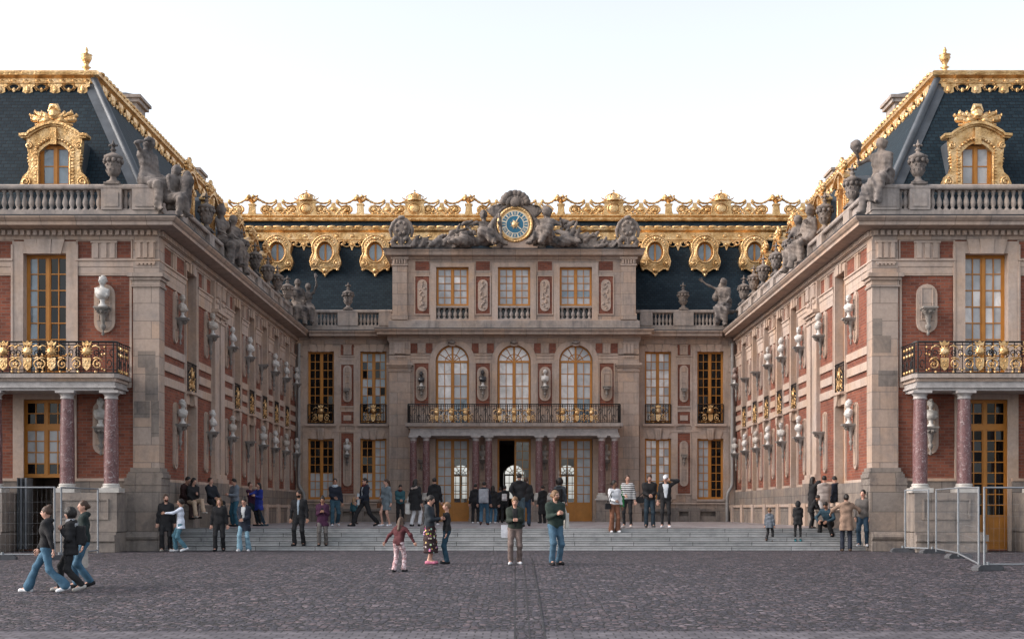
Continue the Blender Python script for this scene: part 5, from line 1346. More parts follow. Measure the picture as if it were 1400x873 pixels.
    def hf(P):
        q = fg.H(P); big = {'curly': .045, 'afro': .075}.get(st, .012)
        dd = ell(q, (0, .012, .118), (.080 + big, .098 + big, .112 + big))
        face_ = ell(q, (0, -.115, .055), (.085, .088, .105)); dd = np.maximum(dd, -face_); dd = np.maximum(dd, (.055 if st in ('short', 'bun', 'ponytail') else .0) - q[..., 2] - .6 * np.maximum(q[..., 1], -.02) * 0)
        ex = []
        if st == 'long': ex = [cap(q, (-.06, .045, .1), (-.085, .05, -.14), .045, .05), cap(q, (.06, .045, .1), (.085, .05, -.14), .045, .05), cap(q, (0, .08, .1), (0, .10, -.18), .055, .06)]
        if st == 'bun': ex = [ell(q, (0, .07, .235), (.048, .048, .042))]
        if st == 'lowbun': ex = [ell(q, (0, .125, .10), (.045, .045, .045))]
        if st == 'ponytail': ex = [cap(q, (0, .11, .13), (0, .17, -.08), .04, .03)]
        if st in ('bald',): return np.maximum(dd, q[..., 2] - .12)
        if st in ('curly', 'afro'): dd = dd + .012 * np.sin(60 * q[..., 0]) * np.sin(60 * q[..., 1] + 1) * np.sin(60 * q[..., 2])
        if ex: dd = union([dd] + ex, .03)
        return (dd + .004 * np.sin(90 * q[..., 0])) * fg.hs
    hl, hh = fg.hc - .36 * fg.hs, fg.hc + .36 * fg.hs
    if st != 'hood': part('hair', hf, hm, hl, hh)
    else:
        part('hood', lambda P: np.maximum(ell(fg.H(P), (0, .01, .10), (.115, .13, .155)), -ell(fg.H(P), (0, -.14, .08), (.08, .1, .1))) * fg.hs, cloth(rgb), hl, hh)
    if scarf: part('scarf', lambda P: np.minimum(np.abs(ell(P, fg.t((0, 0, 1.47)), (.115, .10, .07))) - .012, np.maximum(cap(P, fg.t((-.1, .09, 1.44)), fg.t((.1, .09, 1.40)), .05), -1)), cloth(scarf), hl - .1, hh)
    if cap_:
        part('cap', lambda P: np.minimum(np.maximum(ell(fg.H(P), (0, .005, .13), (.098, .115, .11)), .115 - fg.H(P)[..., 2]), np.maximum(ell(fg.H(P), (0, -.13, .125), (.075, .09, .022)), -.3)) * fg.hs, cloth(cap_), hl, hh)
    if glasses:
        g = MB(); gm = M['iron']
        def hp(q): return tuple(fg.hc + fg.hR @ (np.array(q, float) * fg.hs))
        for sx in (-1, 1):
            g.tube([hp((sx * .036 + .026 * cd(a), -.108, .104 + .02 * sd(a))) for a in range(0, 360, 45)], .004, gm, 4, True); g.tube([hp((sx * .062, -.105, .108)), hp((sx * .08, .0, .105))], .004, gm, 4)
        o = g.build('glasses'); o.parent = b
    b.location = (x if isinstance(x, float) else PX(x, d), d, z + zlift); b.rotation_euler = (0, 0, math.radians(face)); b.scale = (k, k, k)
    PEOPLE.append((b, fg)); return b, fg
PEOPLE = []
def ground_z(y):
    pts = [(-300, -.85), (5, -.85), (12, -.74), (20, -.52), (25.7, -.28), (33, -.02), (38, 0), (500, 0)]
    for (a, za), (b, zb) in zip(pts, pts[1:]):
        if a <= y <= b: return za + (zb - za) * (y - a) / (b - a)
    return 0.0
def attach(p, mb, name, label, cat, group=None):
    """a carried thing: built in the carrier's own space, then left top-level at its place in the world"""
    b, fg = p; o = mb.build(name); o.location = b.location; o.rotation_euler = b.rotation_euler; o.scale = b.scale
    return tag(o, label, cat, group)
def tote(p, at, label, rgb=(.62, .58, .50), strap=None, w=.17, h=.34, cat='bag', ang=0):
    m = cloth(rgb); mb = MB(); x, y, z = at
    prof = [(-w, 0), (-w * .95, h * .5), (-w * .9, h), (w * .9, h), (w * .95, h * .5), (w, 0), (w * .8, -.03), (-w * .8, -.03)]
    V = []
    for (sv, k) in ((-.012, .9), (-.045, .6), (.045, .6), (.012, .9)): pass
    q = MB(); q.prism([(a, c) for a, c in prof], -.04, .04, m)
    V = np.concatenate(q.V); c_, s_ = cd(ang), sd(ang)
    V = np.stack([V[:, 0] * c_ - V[:, 1] * s_ + x, V[:, 0] * s_ + V[:, 1] * c_ + y, V[:, 2] + z], 1); mb.add(V, q.F, m)
    if strap is not None:
        for sg in (-1, 1): mb.tube([(x + sg * w * .5 * c_, y + sg * w * .5 * s_, z + h - .02), (strap[0] + sg * .02, strap[1], strap[2])], .013, m, 5)
    return attach(p, mb, 'tote_bag' if cat == 'bag' else 'bag', label, cat)
def pack(p, label, rgb, s=1.0, y=.2, z=1.0):
    m = cloth(rgb, .7); b, fg = p
    fn = lambda P: np.maximum(union([np.max(np.abs(P - np.array((0, y, z + .22 * s), np.float32)) - np.array((.13 * s, .07 * s, .2 * s), np.float32), -1) - .03, ell(P, (0, y + .1 * s, z + .12 * s), (.11 * s, .05, .1 * s))], .03), -1)
    o = sculpt('backpack', fn, (-.25, y - .2, z - .15), (.25, y + .3, z + .65 * s), .025, [m]); 
    mb = MB()
    for sx in (-1, 1): mb.tube([(sx * .1, y - .08, z + .42 * s), (sx * .11, .02, 1.49), (sx * .115, -.15, 1.36), (sx * .13, -.13, 1.15), (sx * .13, y - .1, z + .08)], .016, m, 5)
    st = mb.build('strap'); st.parent = o
    o.location = b.location; o.rotation_euler = b.rotation_euler; o.scale = b.scale
    return tag(o, label, 'backpack')
def phone(p, label):
    b, fg = p; mb = MB(); c = (fg.arm[0][2] + fg.arm[1][2]) / 2 if np.linalg.norm(fg.arm[0][2] - fg.arm[1][2]) < .2 else fg.arm[0][2]
    mb.box(c[0] - .036, c[0] + .036, c[1] - .075, c[1] - .065, c[2] + .0, c[2] + .15, M['iron']); return attach(p, mb, 'phone', label, 'phone')

# ------------------------------------------------------------------ sculpture
def statue(x, y, z, sc_, face, label, pose, name='statue', group=None, robe=True, helm=False, extra=None, res=.042, cat='statue', bare=True, hair='long', block=None):
    fg = Fig(**pose)
    def fn(P):
        ds = [fg.body(P)]
        if robe:
            ds += fg.legs(P, .045)
            h1, h2 = fg.leg[0], fg.leg[1]
            ds.append(cap(P, (h1[1] + h2[1]) / 2, (h1[2] * .6 + h1[1] * .4 + h2[2] * .6 + h2[1] * .4) / 2 + v3(0, .04, 0), .10, .10)); ds.append(cap(P, fg.p, (h1[1] + h2[1]) / 2, .16, .12))
        if not bare: ds += [fg.trunk(P, .035), cap(P, fg.t((-.15, .05, 1.4)), fg.t((.16, -.02, 1.05)), .09, .1)]
        ds.append(ell(fg.H(P), (0, .03, .12), (.105, .115, .12))); 
        if hair == 'long': ds.append(cap(fg.H(P), (0, .09, .08), (0, .09, -.04), .06, .05))
        if helm: ds += [ell(fg.H(P), (0, .02, .15), (.125, .15, .12)), cap(fg.H(P), (0, -.08, .27), (0, .16, .2), .035, .05)]
        d = union(ds, .06)
        for (a, b, ra, rb) in (extra or []): d = smin(d, cap(P, a, b, ra, rb), .04)
        dr = (.034 * np.abs(np.sin(17 * P[..., 0] + 7 * P[..., 2] + 3 * np.sin(6 * P[..., 1] + 4 * P[..., 2]))) - .016) * np.clip((fg.t((0, 0, 1.2))[2] - P[..., 2]) * 4, 0.25 if not bare else .1, 1)
        return d + dr + .006 * np.sin(60 * P[..., 2] + 20 * P[..., 0])
    pts = [q for a in fg.arm for q in a] + [q for l in fg.leg for q in l] + [f[1] for f in fg.foot] + [fg.hc + v3(0, 0, .28), fg.p] + [q for e in (extra or []) for q in e[:2]]
    pts = np.array(pts); hm = MB(); fg.hands(hm, M['statue'])
    o = sculpt(name, fn, pts.min(0) - .27, pts.max(0) + .27, res / sc_, [M['statue']], None, None, hm)
    o.location = (x, y, z); o.rotation_euler = (0, 0, math.radians(face)); o.scale = (sc_,) * 3
    if block:
        q = MB(); q.box(*block, M['parapet']); c = q.build('plinth'); c.parent = o; c.location = (0, 0, 0)
    return tag(o, label, cat, group)
_bust = {}
def bust_mesh(kind):
    if kind in _bust: return _bust[kind]
    fg = Fig(head=((-25, 20, 8, -12)[kind], 0), hs=1.28)
    off = np.array((0, 0, -1.22 + .33), np.float32)
    def fn(P):
        Q = P - off
        d = union([fg.headf(Q), cap(Q, (0, .01, 1.4), (0, -.005, 1.58), .058, .052), ell(Q, (0, -.01, 1.29), (.215, .15, .2)), cap(Q, (-.17, .0, 1.36), (.17, 0, 1.36), .085), ell(Q, (0, -.06, 1.27), (.15, .13, .13))], .05)
        for ex in (-.034, .034): d = np.maximum(d, -ell(fg.H(Q), (ex, -.108, .105), (.02, .022, .013)) * 1.2)
        d = np.maximum(d, np.abs(Q[..., 0]) - .215)
        d = np.maximum(d, 1.07 + 1.3 * np.abs(Q[..., 0]) ** 1.6 - Q[..., 2])
        hair_ = ell(fg.H(Q), (0, .025, .125), (.098, .108, .115)) + .012 * np.sin(55 * Q[..., 0]) * np.sin(48 * Q[..., 2]); d = smin(d, hair_, .02)
        if kind in (1, 3): d = smin(d, ell(fg.H(Q), (0, -.06, .01), (.055, .05, .07)), .03)
        if kind in (0, 2): d = smin(d, cap(Q, (-.17, -.04, 1.43), (.16, -.1, 1.22), .05, .06) + .012 * np.sin(60 * Q[..., 0] + 30 * Q[..., 2]), .03)
        if kind == 2: d = smin(d, cap(fg.H(Q), (0, -.06, .24), (0, .12, .18), .02, .03), .03)
        return d + .005 * np.sin(50 * Q[..., 2] + 25 * Q[..., 0])
    o = sculpt('bust', fn, (-.36, -.28, .1), (.36, .28, 1.0), .02, [M['white']])
    me = o.data; bpy.data.objects.remove(o); _bust[kind] = me
    return me
_soc = [None]
def bust(x, y, z, face, label, kind, sc_=1.0, mat='white', group='marble busts on the wall brackets', yaw=0):
    face += yaw
    me = bust_mesh(kind)
    if mat != 'white':
        key = (kind, mat)
        if key not in _bust: m2 = me.copy(); m2.materials.clear(); m2.materials.append(M[mat]); _bust[key] = m2
        me = _bust[key]
    o = bpy.data.objects.new('bust', me); COL.objects.link(o); o.location = (x, y, z); o.rotation_euler = (0, 0, math.radians(face)); o.scale = (sc_,) * 3
    if _soc[0] is None:
        q = MB(); q.lathe([(.13, 0), (.13, .05), (.10, .07), (.075, .11), (.065, .16), (.085, .2), (.07, .26)], (0, 0, 0), M['white'], 12); s = q.build('socle'); _soc[0] = s.data
    else: s = bpy.data.objects.new('socle', _soc[0]); COL.objects.link(s)
    s.parent = o
    return tag(o, label, 'bust', group)
_urn = {}
def urn(x, y, z, label, group, tall=1.42, flame=False):
    k = 'a'
    if k not in _urn:
        q = MB(); m = M['statue']
        q.box(-.3, .3, -.3, .3, 0, .07, m)
        q.lathe([(.26, .07), (.27, .12), (.16, .17), (.11, .26), (.13, .3), (.2, .34), (.25, .42), (.27, .55), (.30, .74), (.28, .82), (.33, .86), (.37, .9), (.36, .96), (.28, .99), (.18, 1.04), (.09, 1.08), (.08, 1.14), (.13, 1.17), (.08, 1.2), (.05, 1.28), (.11, 1.31), (.04, 1.42), (.02, 1.5)], (0, 0, 0), m, 14)
        for j in range(10):
            a = 36 * j; q.ball((.33 * cd(a), .33 * sd(a), .79), (.09, .09, .08), m, 6, 4); q.ball((.27 * cd(a + 18), .27 * sd(a + 18), .66), (.05, .05, .06), m, 6, 4)
            q.tube([(.16 * cd(a), .16 * sd(a), .33), (.27 * cd(a), .27 * sd(a), .52)], [.03, .045], m, 5)
        for j in range(4): a = 90 * j; q.ball((.13 * cd(a), .13 * sd(a), 1.32), (.06, .06, .04), m, 6, 4)
        o = q.build('urn'); _urn[k] = o.data
    else:
        o = bpy.data.objects.new('urn', _urn[k]); COL.objects.link(o)
    o.location = (x, y, z); o.scale = (tall / 1.78, tall / 1.78, tall / 1.5)
    return tag(o, label, 'urn', group)
ORD = ('first', 'second', 'third', 'fourth', 'fifth', 'sixth', 'seventh', 'eighth')
def decorate():
    for sgn in (-1, 1):
        sd_ = 'left' if sgn < 0 else 'right'
        gap_u = (4,) if sgn < 0 else (5, 6); gap_l = (3,) if sgn < 0 else (1,)
        for i, d in enumerate(BUST_D):
            X = sgn * (W - .27); f = (66 if sgn < 0 else -66)
            if i not in gap_u:
                bust(X, d, R(6.39), f, f'marble bust in the upper row of the {sd_} wing, {ORD[i]} from its front corner', (i * 2 + (sgn > 0)) % 4, .82 + .04 * (i % 2), 'porphyry' if (sgn > 0 and i == 7) else ('cream' if (sgn < 0 and i < 2) else ('white', 'dullwhite', 'white')[i % 3]), yaw=(8, -22, 16, -5, 24, -14, 10, 0)[i])
            if i not in gap_l:
                bust(X, d, R(2.86), f, f'white marble bust in the lower row of the {sd_} wing, {ORD[i]} from its front corner', (i + 2 * (sgn > 0) + 1) % 4, .82 + .04 * ((i + 1) % 2), 'dullwhite' if i == 7 else ('dullwhite', 'white', 'cream', 'white')[(i + (sgn > 0)) % 4], yaw=(-12, 18, -4, 22, -18, 6, -10, 12)[i])
        for i, d in enumerate(URN_D): urn(sgn * (W + .12), d, R(10.31), f'stone urn on the side parapet of the {sd_} wing, {ORD[i]} behind the corner statues', 'stone urns along the parapets', 1.5)
        urn(sgn * 12.82, DF + .12, R(10.31), f'carved stone urn on the front balustrade of the {sd_} wing beside the gilded dormer', 'stone urns along the parapets', 1.45)
        urn(sgn * 8.68, DB + .12, R(10.31), f'stone urn against dark slate on the rear balustrade, {sd_} of the clock pavilion', 'stone urns along the parapets', 1.45)
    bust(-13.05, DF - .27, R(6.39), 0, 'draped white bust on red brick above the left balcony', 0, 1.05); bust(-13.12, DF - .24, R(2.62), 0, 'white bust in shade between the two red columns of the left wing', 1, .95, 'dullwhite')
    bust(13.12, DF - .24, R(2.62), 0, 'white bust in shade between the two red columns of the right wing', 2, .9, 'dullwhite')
    bust(-8.7, DB - .22, R(2.85), 0, 'white bust on tall plaque between the two lower windows left of the porch', 3, .85)
    cx = -.08
    bust(-4.82, DC - .2, R(6.3), 0, 'small dark bust on a white socle, farthest left above the central balcony', 3, .78, 'black_marble'); bust(-1.6 + cx, DC - .2, R(6.3), 0, 'black marble bust between the left and middle arched windows', 2, .85, 'black_marble')
    bust(1.58 + cx, DC - .2, R(6.3), 0, 'white marble bust between the middle and right arched windows', 0, .9)
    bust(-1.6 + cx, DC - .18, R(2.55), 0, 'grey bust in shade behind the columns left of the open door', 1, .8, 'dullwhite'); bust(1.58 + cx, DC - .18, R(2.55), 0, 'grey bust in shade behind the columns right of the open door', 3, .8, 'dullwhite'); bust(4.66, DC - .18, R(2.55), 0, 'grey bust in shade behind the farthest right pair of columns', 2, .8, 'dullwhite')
    # seated statues on the corners and at the breaks of the parapets
    zc = R(10.31); G = 'statues on the roof parapets'; zs = zc - .73
    statue(11.72, DF + .3, zs, 1.66, -34, 'crowned seated stone woman holding up a basket on the right front corner', dict(sit=.44, hands=((-.42, -.2, 1.10), 'lap'), feet=[(-.26, -.40, -.16), (.06, -.42, .02)], head=(24, 0), lean=0), extra=[((-.42, -.22, 1.18), (-.43, -.23, 1.24), .09, .12), ((-.06, .02, 1.28), (.06, .0, 1.28), .06, .06)], group=G, bare=False)
    statue(-11.8, DF + .3, zs, 1.66, 64, 'seated stone woman seen in profile with raised arm on the left front corner', dict(sit=.44, hands=((-.18, -.16, 1.28), 'lap'), feet=[(-.15, -.42, -.1), (.15, -.44, -.05)], head=(10, 5), lean=5), group=G, bare=False)
    statue(-11.05, DF + .1, R(9.2), 1.3, 70, 'crouching stone figure below the seated woman on the left front corner', dict(sit=.42, hands=('lap', 'lap'), feet=[(-.15, -.38, 0), (.15, -.42, .05)], lean=20, head=(20, -5)), group=G, bare=False, extra=[((.1, -.42, .2), (.1, -.46, .95), .1, .15), ((.1, -.46, .95), (.1, -.46, 1.1), .17, .1)])
    for sgn in (-1, 1):
        sd_ = 'left' if sgn < 0 else 'right'; f = 58 if sgn < 0 else -58
        statue(sgn * (W + .1), 53.1, zs, 1.66, f, f'helmeted stone figure of the pair seated midway on the {sd_} parapet', dict(sit=.44, hands=('lap', 'strap'), feet=[(-.16, -.42, -.12), (.16, -.40, -.06)], head=(10 * sgn, 0), lean=-4), helm=True, group=G, bare=sgn < 0)
        statue(sgn * (W + .05), 54.4, zs, 1.6, f + 10 * sgn, f'bareheaded stone figure of the pair seated midway on the {sd_} parapet', dict(sit=.44, hands=('reach', 'lap'), feet=[(-.16, -.42, -.1), (.16, -.4, -.16)], head=(-14 * sgn, 6), lean=8), group=G, bare=False)
    statue(-11.2, 69.45, zs, 1.6, 20, 'seated stone figure at the left rear corner above the gutter pipe', dict(sit=.44, hands=('lap', 'lap'), feet=[(-.16, -.4, -.1), (.16, -.4, -.14)], lean=4, head=(10, 0)), group=G, bare=False)
    statue(-10.7, 69.75, zs, 1.5, 8, 'stone figure with one arm thrown up at the left rear corner', dict(sit=.44, hands=('akimbo', 'up'), feet=[(-.1, -.4, -.14), (.14, -.42, -.08)], lean=0, head=(0, -10)), group=G)
    statue(10.75, 69.7, zs, 1.66, -24, 'stone figure stretching an arm towards the slates at the right rear corner', dict(sit=.44, hands=((-.62, -.28, 1.30), 'lap'), feet=[(-.1, -.42, -.1), (.14, -.4, -.16)], lean=10, head=(-20, 0)), group=G, bare=False, extra=[((-.1, .1, 1.2), (-.3, .16, .85), .1, .13)])
    # the carved group round the clock
    zb = R(13.3); y = 69.05; xc = PX(704, 69)
    zk = PZ(307, 69)
    k = MB(front_A(), (xc, y, zk)); S = M['statue']
    k.prism([(1.1 * cd(a), 1.1 * sd(a)) for a in range(0, 360, 10)], -.5, .02, S)
    k.tube([(1.03 * cd(a), .0, 1.03 * sd(a)) for a in range(0, 360, 12)], .1, S, 6, True)
    k.prism([(-1.0, -1.24), (1.0, -1.24), (.78, -.75), (-.78, -.75)], -.45, .1, M['trim'])
    k.prism([(-1.15, -1.24), (1.15, -1.24), (1.15, -1.12), (-1.15, -1.12)], -.5, .16, M['trim'])
    for j in range(9):                                              # the shell that crowns it
        a = 10 + 20 * j; k.ball((.62 * cd(a), .06, 1.08 + .5 * sd(a)), (.2, .18, .2), S, 8, 5); k.ball((.38 * cd(a), .12, 1.05 + .3 * sd(a)), (.14, .1, .16), S, 7, 5)
    k.ball((0, .16, 1.12), (.26, .2, .26), S, 10, 7); k.prism([(-.75, .75), (.75, .75), (.62, 1.2), (-.62, 1.2)], -.35, .02, S)
    for sx in (-1, 1):                                              # feathered wings of the frame
        for j in range(7):
            t = j / 6; k.tube([(sx * (.85 - .05 * j), -.05, .35 + .1 * j), (sx * (1.12 + .02 * j), .0, .55 + .06 * j), (sx * (1.45 - .13 * j), .03, .78 + .05 * j)], [.1, .13, .05], S, 6)
        k.tube([(sx * 1.02, 0, .3), (sx * 1.25, .05, -.1), (sx * 1.12, .06, -.6), (sx * .85, .1, -.95)], [.12, .16, .18, .16], S, 7)
        for j in range(6): k.ball((sx * (1.0 + .07 * j), .12, -.85 + .09 * ((j * 3) % 4)), .16, S, 7, 5)
    tag(k.build('carved_clock_frame'), 'carved stone clock surround topped by a shell, on the attic cornice', 'carving')
    c = MB(front_A(), (xc, y - .04, zk)); g = M['gold']
    c.tube([(.85 * cd(a), .04, .85 * sd(a)) for a in range(0, 360, 8)], .085, g, 8, True)
    for j in range(40): a = 9 * j; c.ball((.87 * cd(a), .11, .87 * sd(a)), (.035, .03, .045), g, 5, 4)
    c.prism([(.84 * cd(a), .84 * sd(a)) for a in range(0, 360, 8)], -.04, .06, g)
    ck = c.build('clock'); ck.location = (0, 0, 0); tag(ck, 'gilt ringed clock with blue dial and sun face on the central pavilion', 'clock')
    f = MB(front_A(), (xc, y - .04, zk))
    f.prism([(.70 * cd(a), .70 * sd(a)) for a in range(0, 360, 6)], .06, .075, M['enamel_cream']); f.prism([(.43 * cd(a), .43 * sd(a)) for a in range(0, 360, 6)], .075, .085, M['enamel_blue'])
    num = ['XII', 'I', 'II', 'III', 'IIII', 'V', 'VI', 'VII', 'VIII', 'IX', 'X', 'XI']
    for i, t in enumerate(num):
        a = 90 - 30 * i; e = np.array((cd(a), sd(a))); tn = np.array((sd(a), -cd(a)))
        def q(uu, rr): p = e * rr + tn * uu; return (float(p[0]), float(p[1]))
        f.prism([q(-.10, .475), q(.10, .475), q(.125, .65), q(-.125, .65)], .075, .083, M['enamel_blue'])
        w = {'I': .032, 'V': .07, 'X': .07}; tot = sum(w[ch] for ch in t); sc2 = min(1, .2 / tot); u = -tot * sc2 / 2
        def bar(u0, u1):
            p0, p1 = q(u0, .495), q(u1, .63); dx = np.array(p1) - np.array(p0); nn = np.array((-dx[1], dx[0])) / np.linalg.norm(dx) * .0085
            f.prism([tuple(p0 + nn), tuple(p1 + nn), tuple(p1 - nn), tuple(p0 - nn)], .083, .088, M['enamel_cream'])
        for ch in t:
            ww = w[ch] * sc2; m_ = u + ww / 2
            if ch == 'I': bar(m_, m_)
            elif ch == 'V': bar(m_, m_ - ww * .4); bar(m_, m_ + ww * .4)
            else: bar(m_ - ww * .4, m_ + ww * .4); bar(m_ + ww * .4, m_ - ww * .4)
            u += ww
    fo = f.build('dial', ck)
    s = MB(front_A(), (xc, y - .04, zk)); s.ball((0, .1, 0), (.15, .05, .15), g, 14, 8)
    for j in range(16): a = 22.5 * j; s.tube([(.12 * cd(a), .1, .12 * sd(a)), ((.27 if j % 2 else .22) * cd(a), .1, (.27 if j % 2 else .22) * sd(a))], [.03, .004], g, 4)
    for sx in (-1, 1): s.ball((sx * .05, .145, .035), (.02, .01, .012), M['iron'], 6, 4)
    s.tube([(-.05, .145, -.05), (0, .15, -.065), (.05, .145, -.05)], .008, M['iron'], 4); s.ball((0, .15, -.005), (.016, .015, .03), g, 6, 4)
    s.build('sun_face', ck)
    for (a, L, w) in ((63, .52, .03), (-38, .47, .03)):
        h = MB(front_A(), (xc, y - .04, zk)); e = np.array((cd(a), sd(a))); n = np.array((-sd(a), cd(a)))
        h.prism([tuple(e * .14 + n * w * .5), tuple(e * L * .8 + n * w), tuple(e * L), tuple(e * L * .8 - n * w), tuple(e * .14 - n * w * .5)], .1, .115, M['enamel_cream']); h.build('clock_hand', ck)
    st_ = dict(res=.045)
    statue(PX(664, 69), 68.95, zb - .02, 1.95, 24, 'bare-chested stone man with a club reclining left of the clock', dict(sit=.10, hands=((-.36, .02, .42), (.33, -.16, .62)), feet=[(.02, -.50, 0), (.34, -.46, 0)], head=(-18, 0), lean=-12, sh=.205), extra=[((.38, -.22, .02), (.33, -.14, .88), .035, .05), ((-.2, .12, .18), (-.6, .05, .16), .12, .16), ((-.6, .05, .18), (-1.0, 0, .1), .16, .06), ((-.3, .12, .40), (-.62, .08, .34), .08, .08)], group='figures beside the clock')
    statue(PX(746, 69), 68.95, zb + .02, 1.9, -22, 'helmeted stone figure in breastplate seated right of the clock', dict(sit=.12, hands=('akimbo', (.50, -.12, .66)), feet=[(-.26, -.48, 0), (.06, -.5, 0)], head=(-34, 0), lean=-4, sh=.195), helm=True, bare=False, extra=[((.2, .08, .16), (.6, .08, .16), .14, .15), ((-.1, .05, .05), (-.4, 0, .08), .1, .1), ((.6, .06, .2), (.95, .0, .1), .14, .06), ((.3, .1, .42), (.6, .08, .32), .07, .08)], group='figures beside the clock')
    for sgn, x0, x1 in ((-1, 566, 640), (1, 770, 846)):
        q = random.Random(11 + sgn); el = []
        a, b = PX(x0, 69), PX(x1, 69)
        for j in range(70):
            t = q.random(); near = t if sgn < 0 else 1 - t; top_ = .4 + 1.0 * near * near + .15 * math.sin(t * 15)
            el.append(((a + (b - a) * t, 69.1 + q.uniform(-.25, .25), zb + q.uniform(.05, max(top_, .2))), q.uniform(.05, .17), q.uniform(-80, 80), q.uniform(.3, .8)))
        def fn(P):
            ds = []
            for (c_, r, an, L) in el: ds.append(cap(P, np.array(c_) - L * .5 * np.array((cd(an), 0, abs(sd(an)))), np.array(c_) + L * .5 * np.array((cd(an), 0, abs(sd(an)))), r, r * .5))
            ds.append(cap(P, (a, 69.1, zb + .1), (b, 69.1, zb + .1), .16))
            return np.maximum(union(ds, .03) + .02 * np.sin(26 * P[..., 0]) * np.sin(24 * P[..., 2]), zb - P[..., 2])
        o = sculpt('trophy_heap', fn, (a - .5, 68.3, zb - .05), (b + .5, 69.9, zb + 1.9), .05, [M['statue']])
        tag(o, f'heap of carved stone armour and flags trailing {"left" if sgn < 0 else "right"} of the clock', 'carving', 'trophies on the attic')
        x = PX(549 if sgn < 0 else 858, 69); k = MB(front_A(), (x, 69.0, zb)); h = 1.5
        k.prism([(-.5, 0), (.5, 0), (.5, .12), (-.5, .12)], -.4, .4, S)
        for sx in (-1, 1):
            k.tube([(sx * .32, .1, .1), (sx * .45, .15, .3), (sx * .3, .15, .52), (sx * .1, .15, .4), (sx * .12, .15, .2)], [.12, .15, .15, .1, .06], S, 7); k.tube([(sx * .5, .05, .55), (sx * .56, .1, .9), (sx * .42, .1, 1.25), (sx * .2, .08, 1.48)], [.06, .1, .1, .08], S, 6)
            k.ball((sx * .3, .2, .45), .16, S, 8, 6)
        k.prism([(.46 * cd(a), 1.0 + .56 * sd(a)) for a in range(0, 360, 15)], -.2, .16, S); k.ball((0, .16, 1.0), (.34, .1, .42), S, 12, 8)
        for j in range(7): k.ball((.25 * cd(51 * j), .24, 1.0 + .3 * sd(51 * j)), (.1, .06, .1), S, 6, 4)
        k.ball((0, .1, 1.54), (.2, .15, .12), S, 8, 5); k.tube([(0, .15, .15), (0, .2, .5)], [.1, .08], S, 6)
        tag(k.build('carved_shield'), f'carved stone shield on scrolls at the {"left" if sgn < 0 else "right"} end of the attic', 'carving', 'shields at the attic ends')
    # gutter pipes in the corners
    for sgn in (-1, 1):
        p = MB(plain_A(sgn)); x = W - .22; y = DB - .24; m = M['pipe']
        p.tube([(x, y, R(8.55)), (x, y, R(1.35)), (x - .06, y - .03, R(1.15)), (x - .26, y - .12, R(.85)), (x - .3, y - .14, R(.65)), (x - .3, y - .14, FLOOR)], .085, m, 10)
        for z in (7.6, 6, 4.4, 2.9, 1.5): p.lathe([(.1, 0), (.1, .07)], (x, y, R(z)), m, 10)
        tag(p.build('drainpipe'), f'grey drainpipe down the {"left" if sgn < 0 else "right"} corner of the rear front', 'drainpipe', 'drainpipes')
# ------------------------------------------------------------------ ground, steps, terrace
def setting():
    ys = [-300, -60, 5, 12, 20, 25.7, 33, 38, 60, 90, 400]
    b = MB(); V = [(x, y, ground_z(y)) for y in ys for x in (-320, -12, 12, 320)]
    b.add(V, [(4 * i + j, 4 * i + j + 1, 4 * i + j + 5, 4 * i + j + 4) for i in range(len(ys) - 1) for j in range(3)], M['cobble'])
    tag(b.build('ground', recalc=False), 'dark worn cobbled court sloping gently to the front', None, None, 'structure')
    b = MB(); yy = [4, 8, 12, 16, 20.2]
    b.add([(x, y, ground_z(y) + .006) for y in yy for x in (-40, 40)], [(2 * i, 2 * i + 1, 2 * i + 3, 2 * i + 2) for i in range(len(yy) - 1)], M['band'])
    tag(b.build('paving_band', recalc=False), 'band of larger paler setts crossing the foreground', None, None, 'structure')
    b = MB(); yy = [4, 12, 16, 20, 25.7, 33, 36.5]
    b.add([(x, y, ground_z(y) + .011) for y in yy for x in (.0, .42)], [(2 * i, 2 * i + 1, 2 * i + 3, 2 * i + 2) for i in range(len(yy) - 1)], M['cobble'])
    for x in (-.012, .205, .428):
        b.add([(x + e, y, ground_z(y) + .015) for y in yy for e in (-.012, .012)], [(2 * i, 2 * i + 1, 2 * i + 3, 2 * i + 2) for i in range(len(yy) - 1)], M['iron'])
    for y in (21.3, 26.2, 28.7): b.add([(-.02, y, ground_z(y) + .019), (.44, y, ground_z(y) + .019), (.44, y + .12, ground_z(y + .12) + .019), (-.02, y + .12, ground_z(y + .12) + .019)], [(0, 1, 2, 3)], M['band'])
    tag(b.build('drain_channel', recalc=False), 'narrow channel of granite slabs running to the steps', None, None, 'structure')
    b = MB(); m = M['steps']
    for k in range(5):
        x1 = 11.2 if k else 11.45
        b.box(-11.2, x1, 43.2 + .35 * k, 43.2 + .35 * (k + 1) + (.25 if k == 4 else 0), -.1, .138 * (k + 1), m)
        b.box(-11.2, x1, 43.165 + .35 * k, 43.2 + .35 * k, .138 * (k + 1) - .035, .138 * (k + 1), m)
    tag(b.build('steps', recalc=False), 'five wide grey stone steps up to the marble terrace', None, None, 'structure')
    b = MB(); b.add([(-11.3, 45.15, FLOOR - .003), (11.3, 45.15, FLOOR - .003), (11.3, DB, FLOOR - .003), (-11.3, DB, FLOOR - .003)], [(0, 1, 2, 3)], M['paving'])
    tag(b.build('terrace', recalc=False), 'marble paved terrace in front of the doors', None, None, 'structure')
    for (x0, x1, y0, y1, lb) in ((-9.6, -8.9, 45.6, 47.2, None),): pass

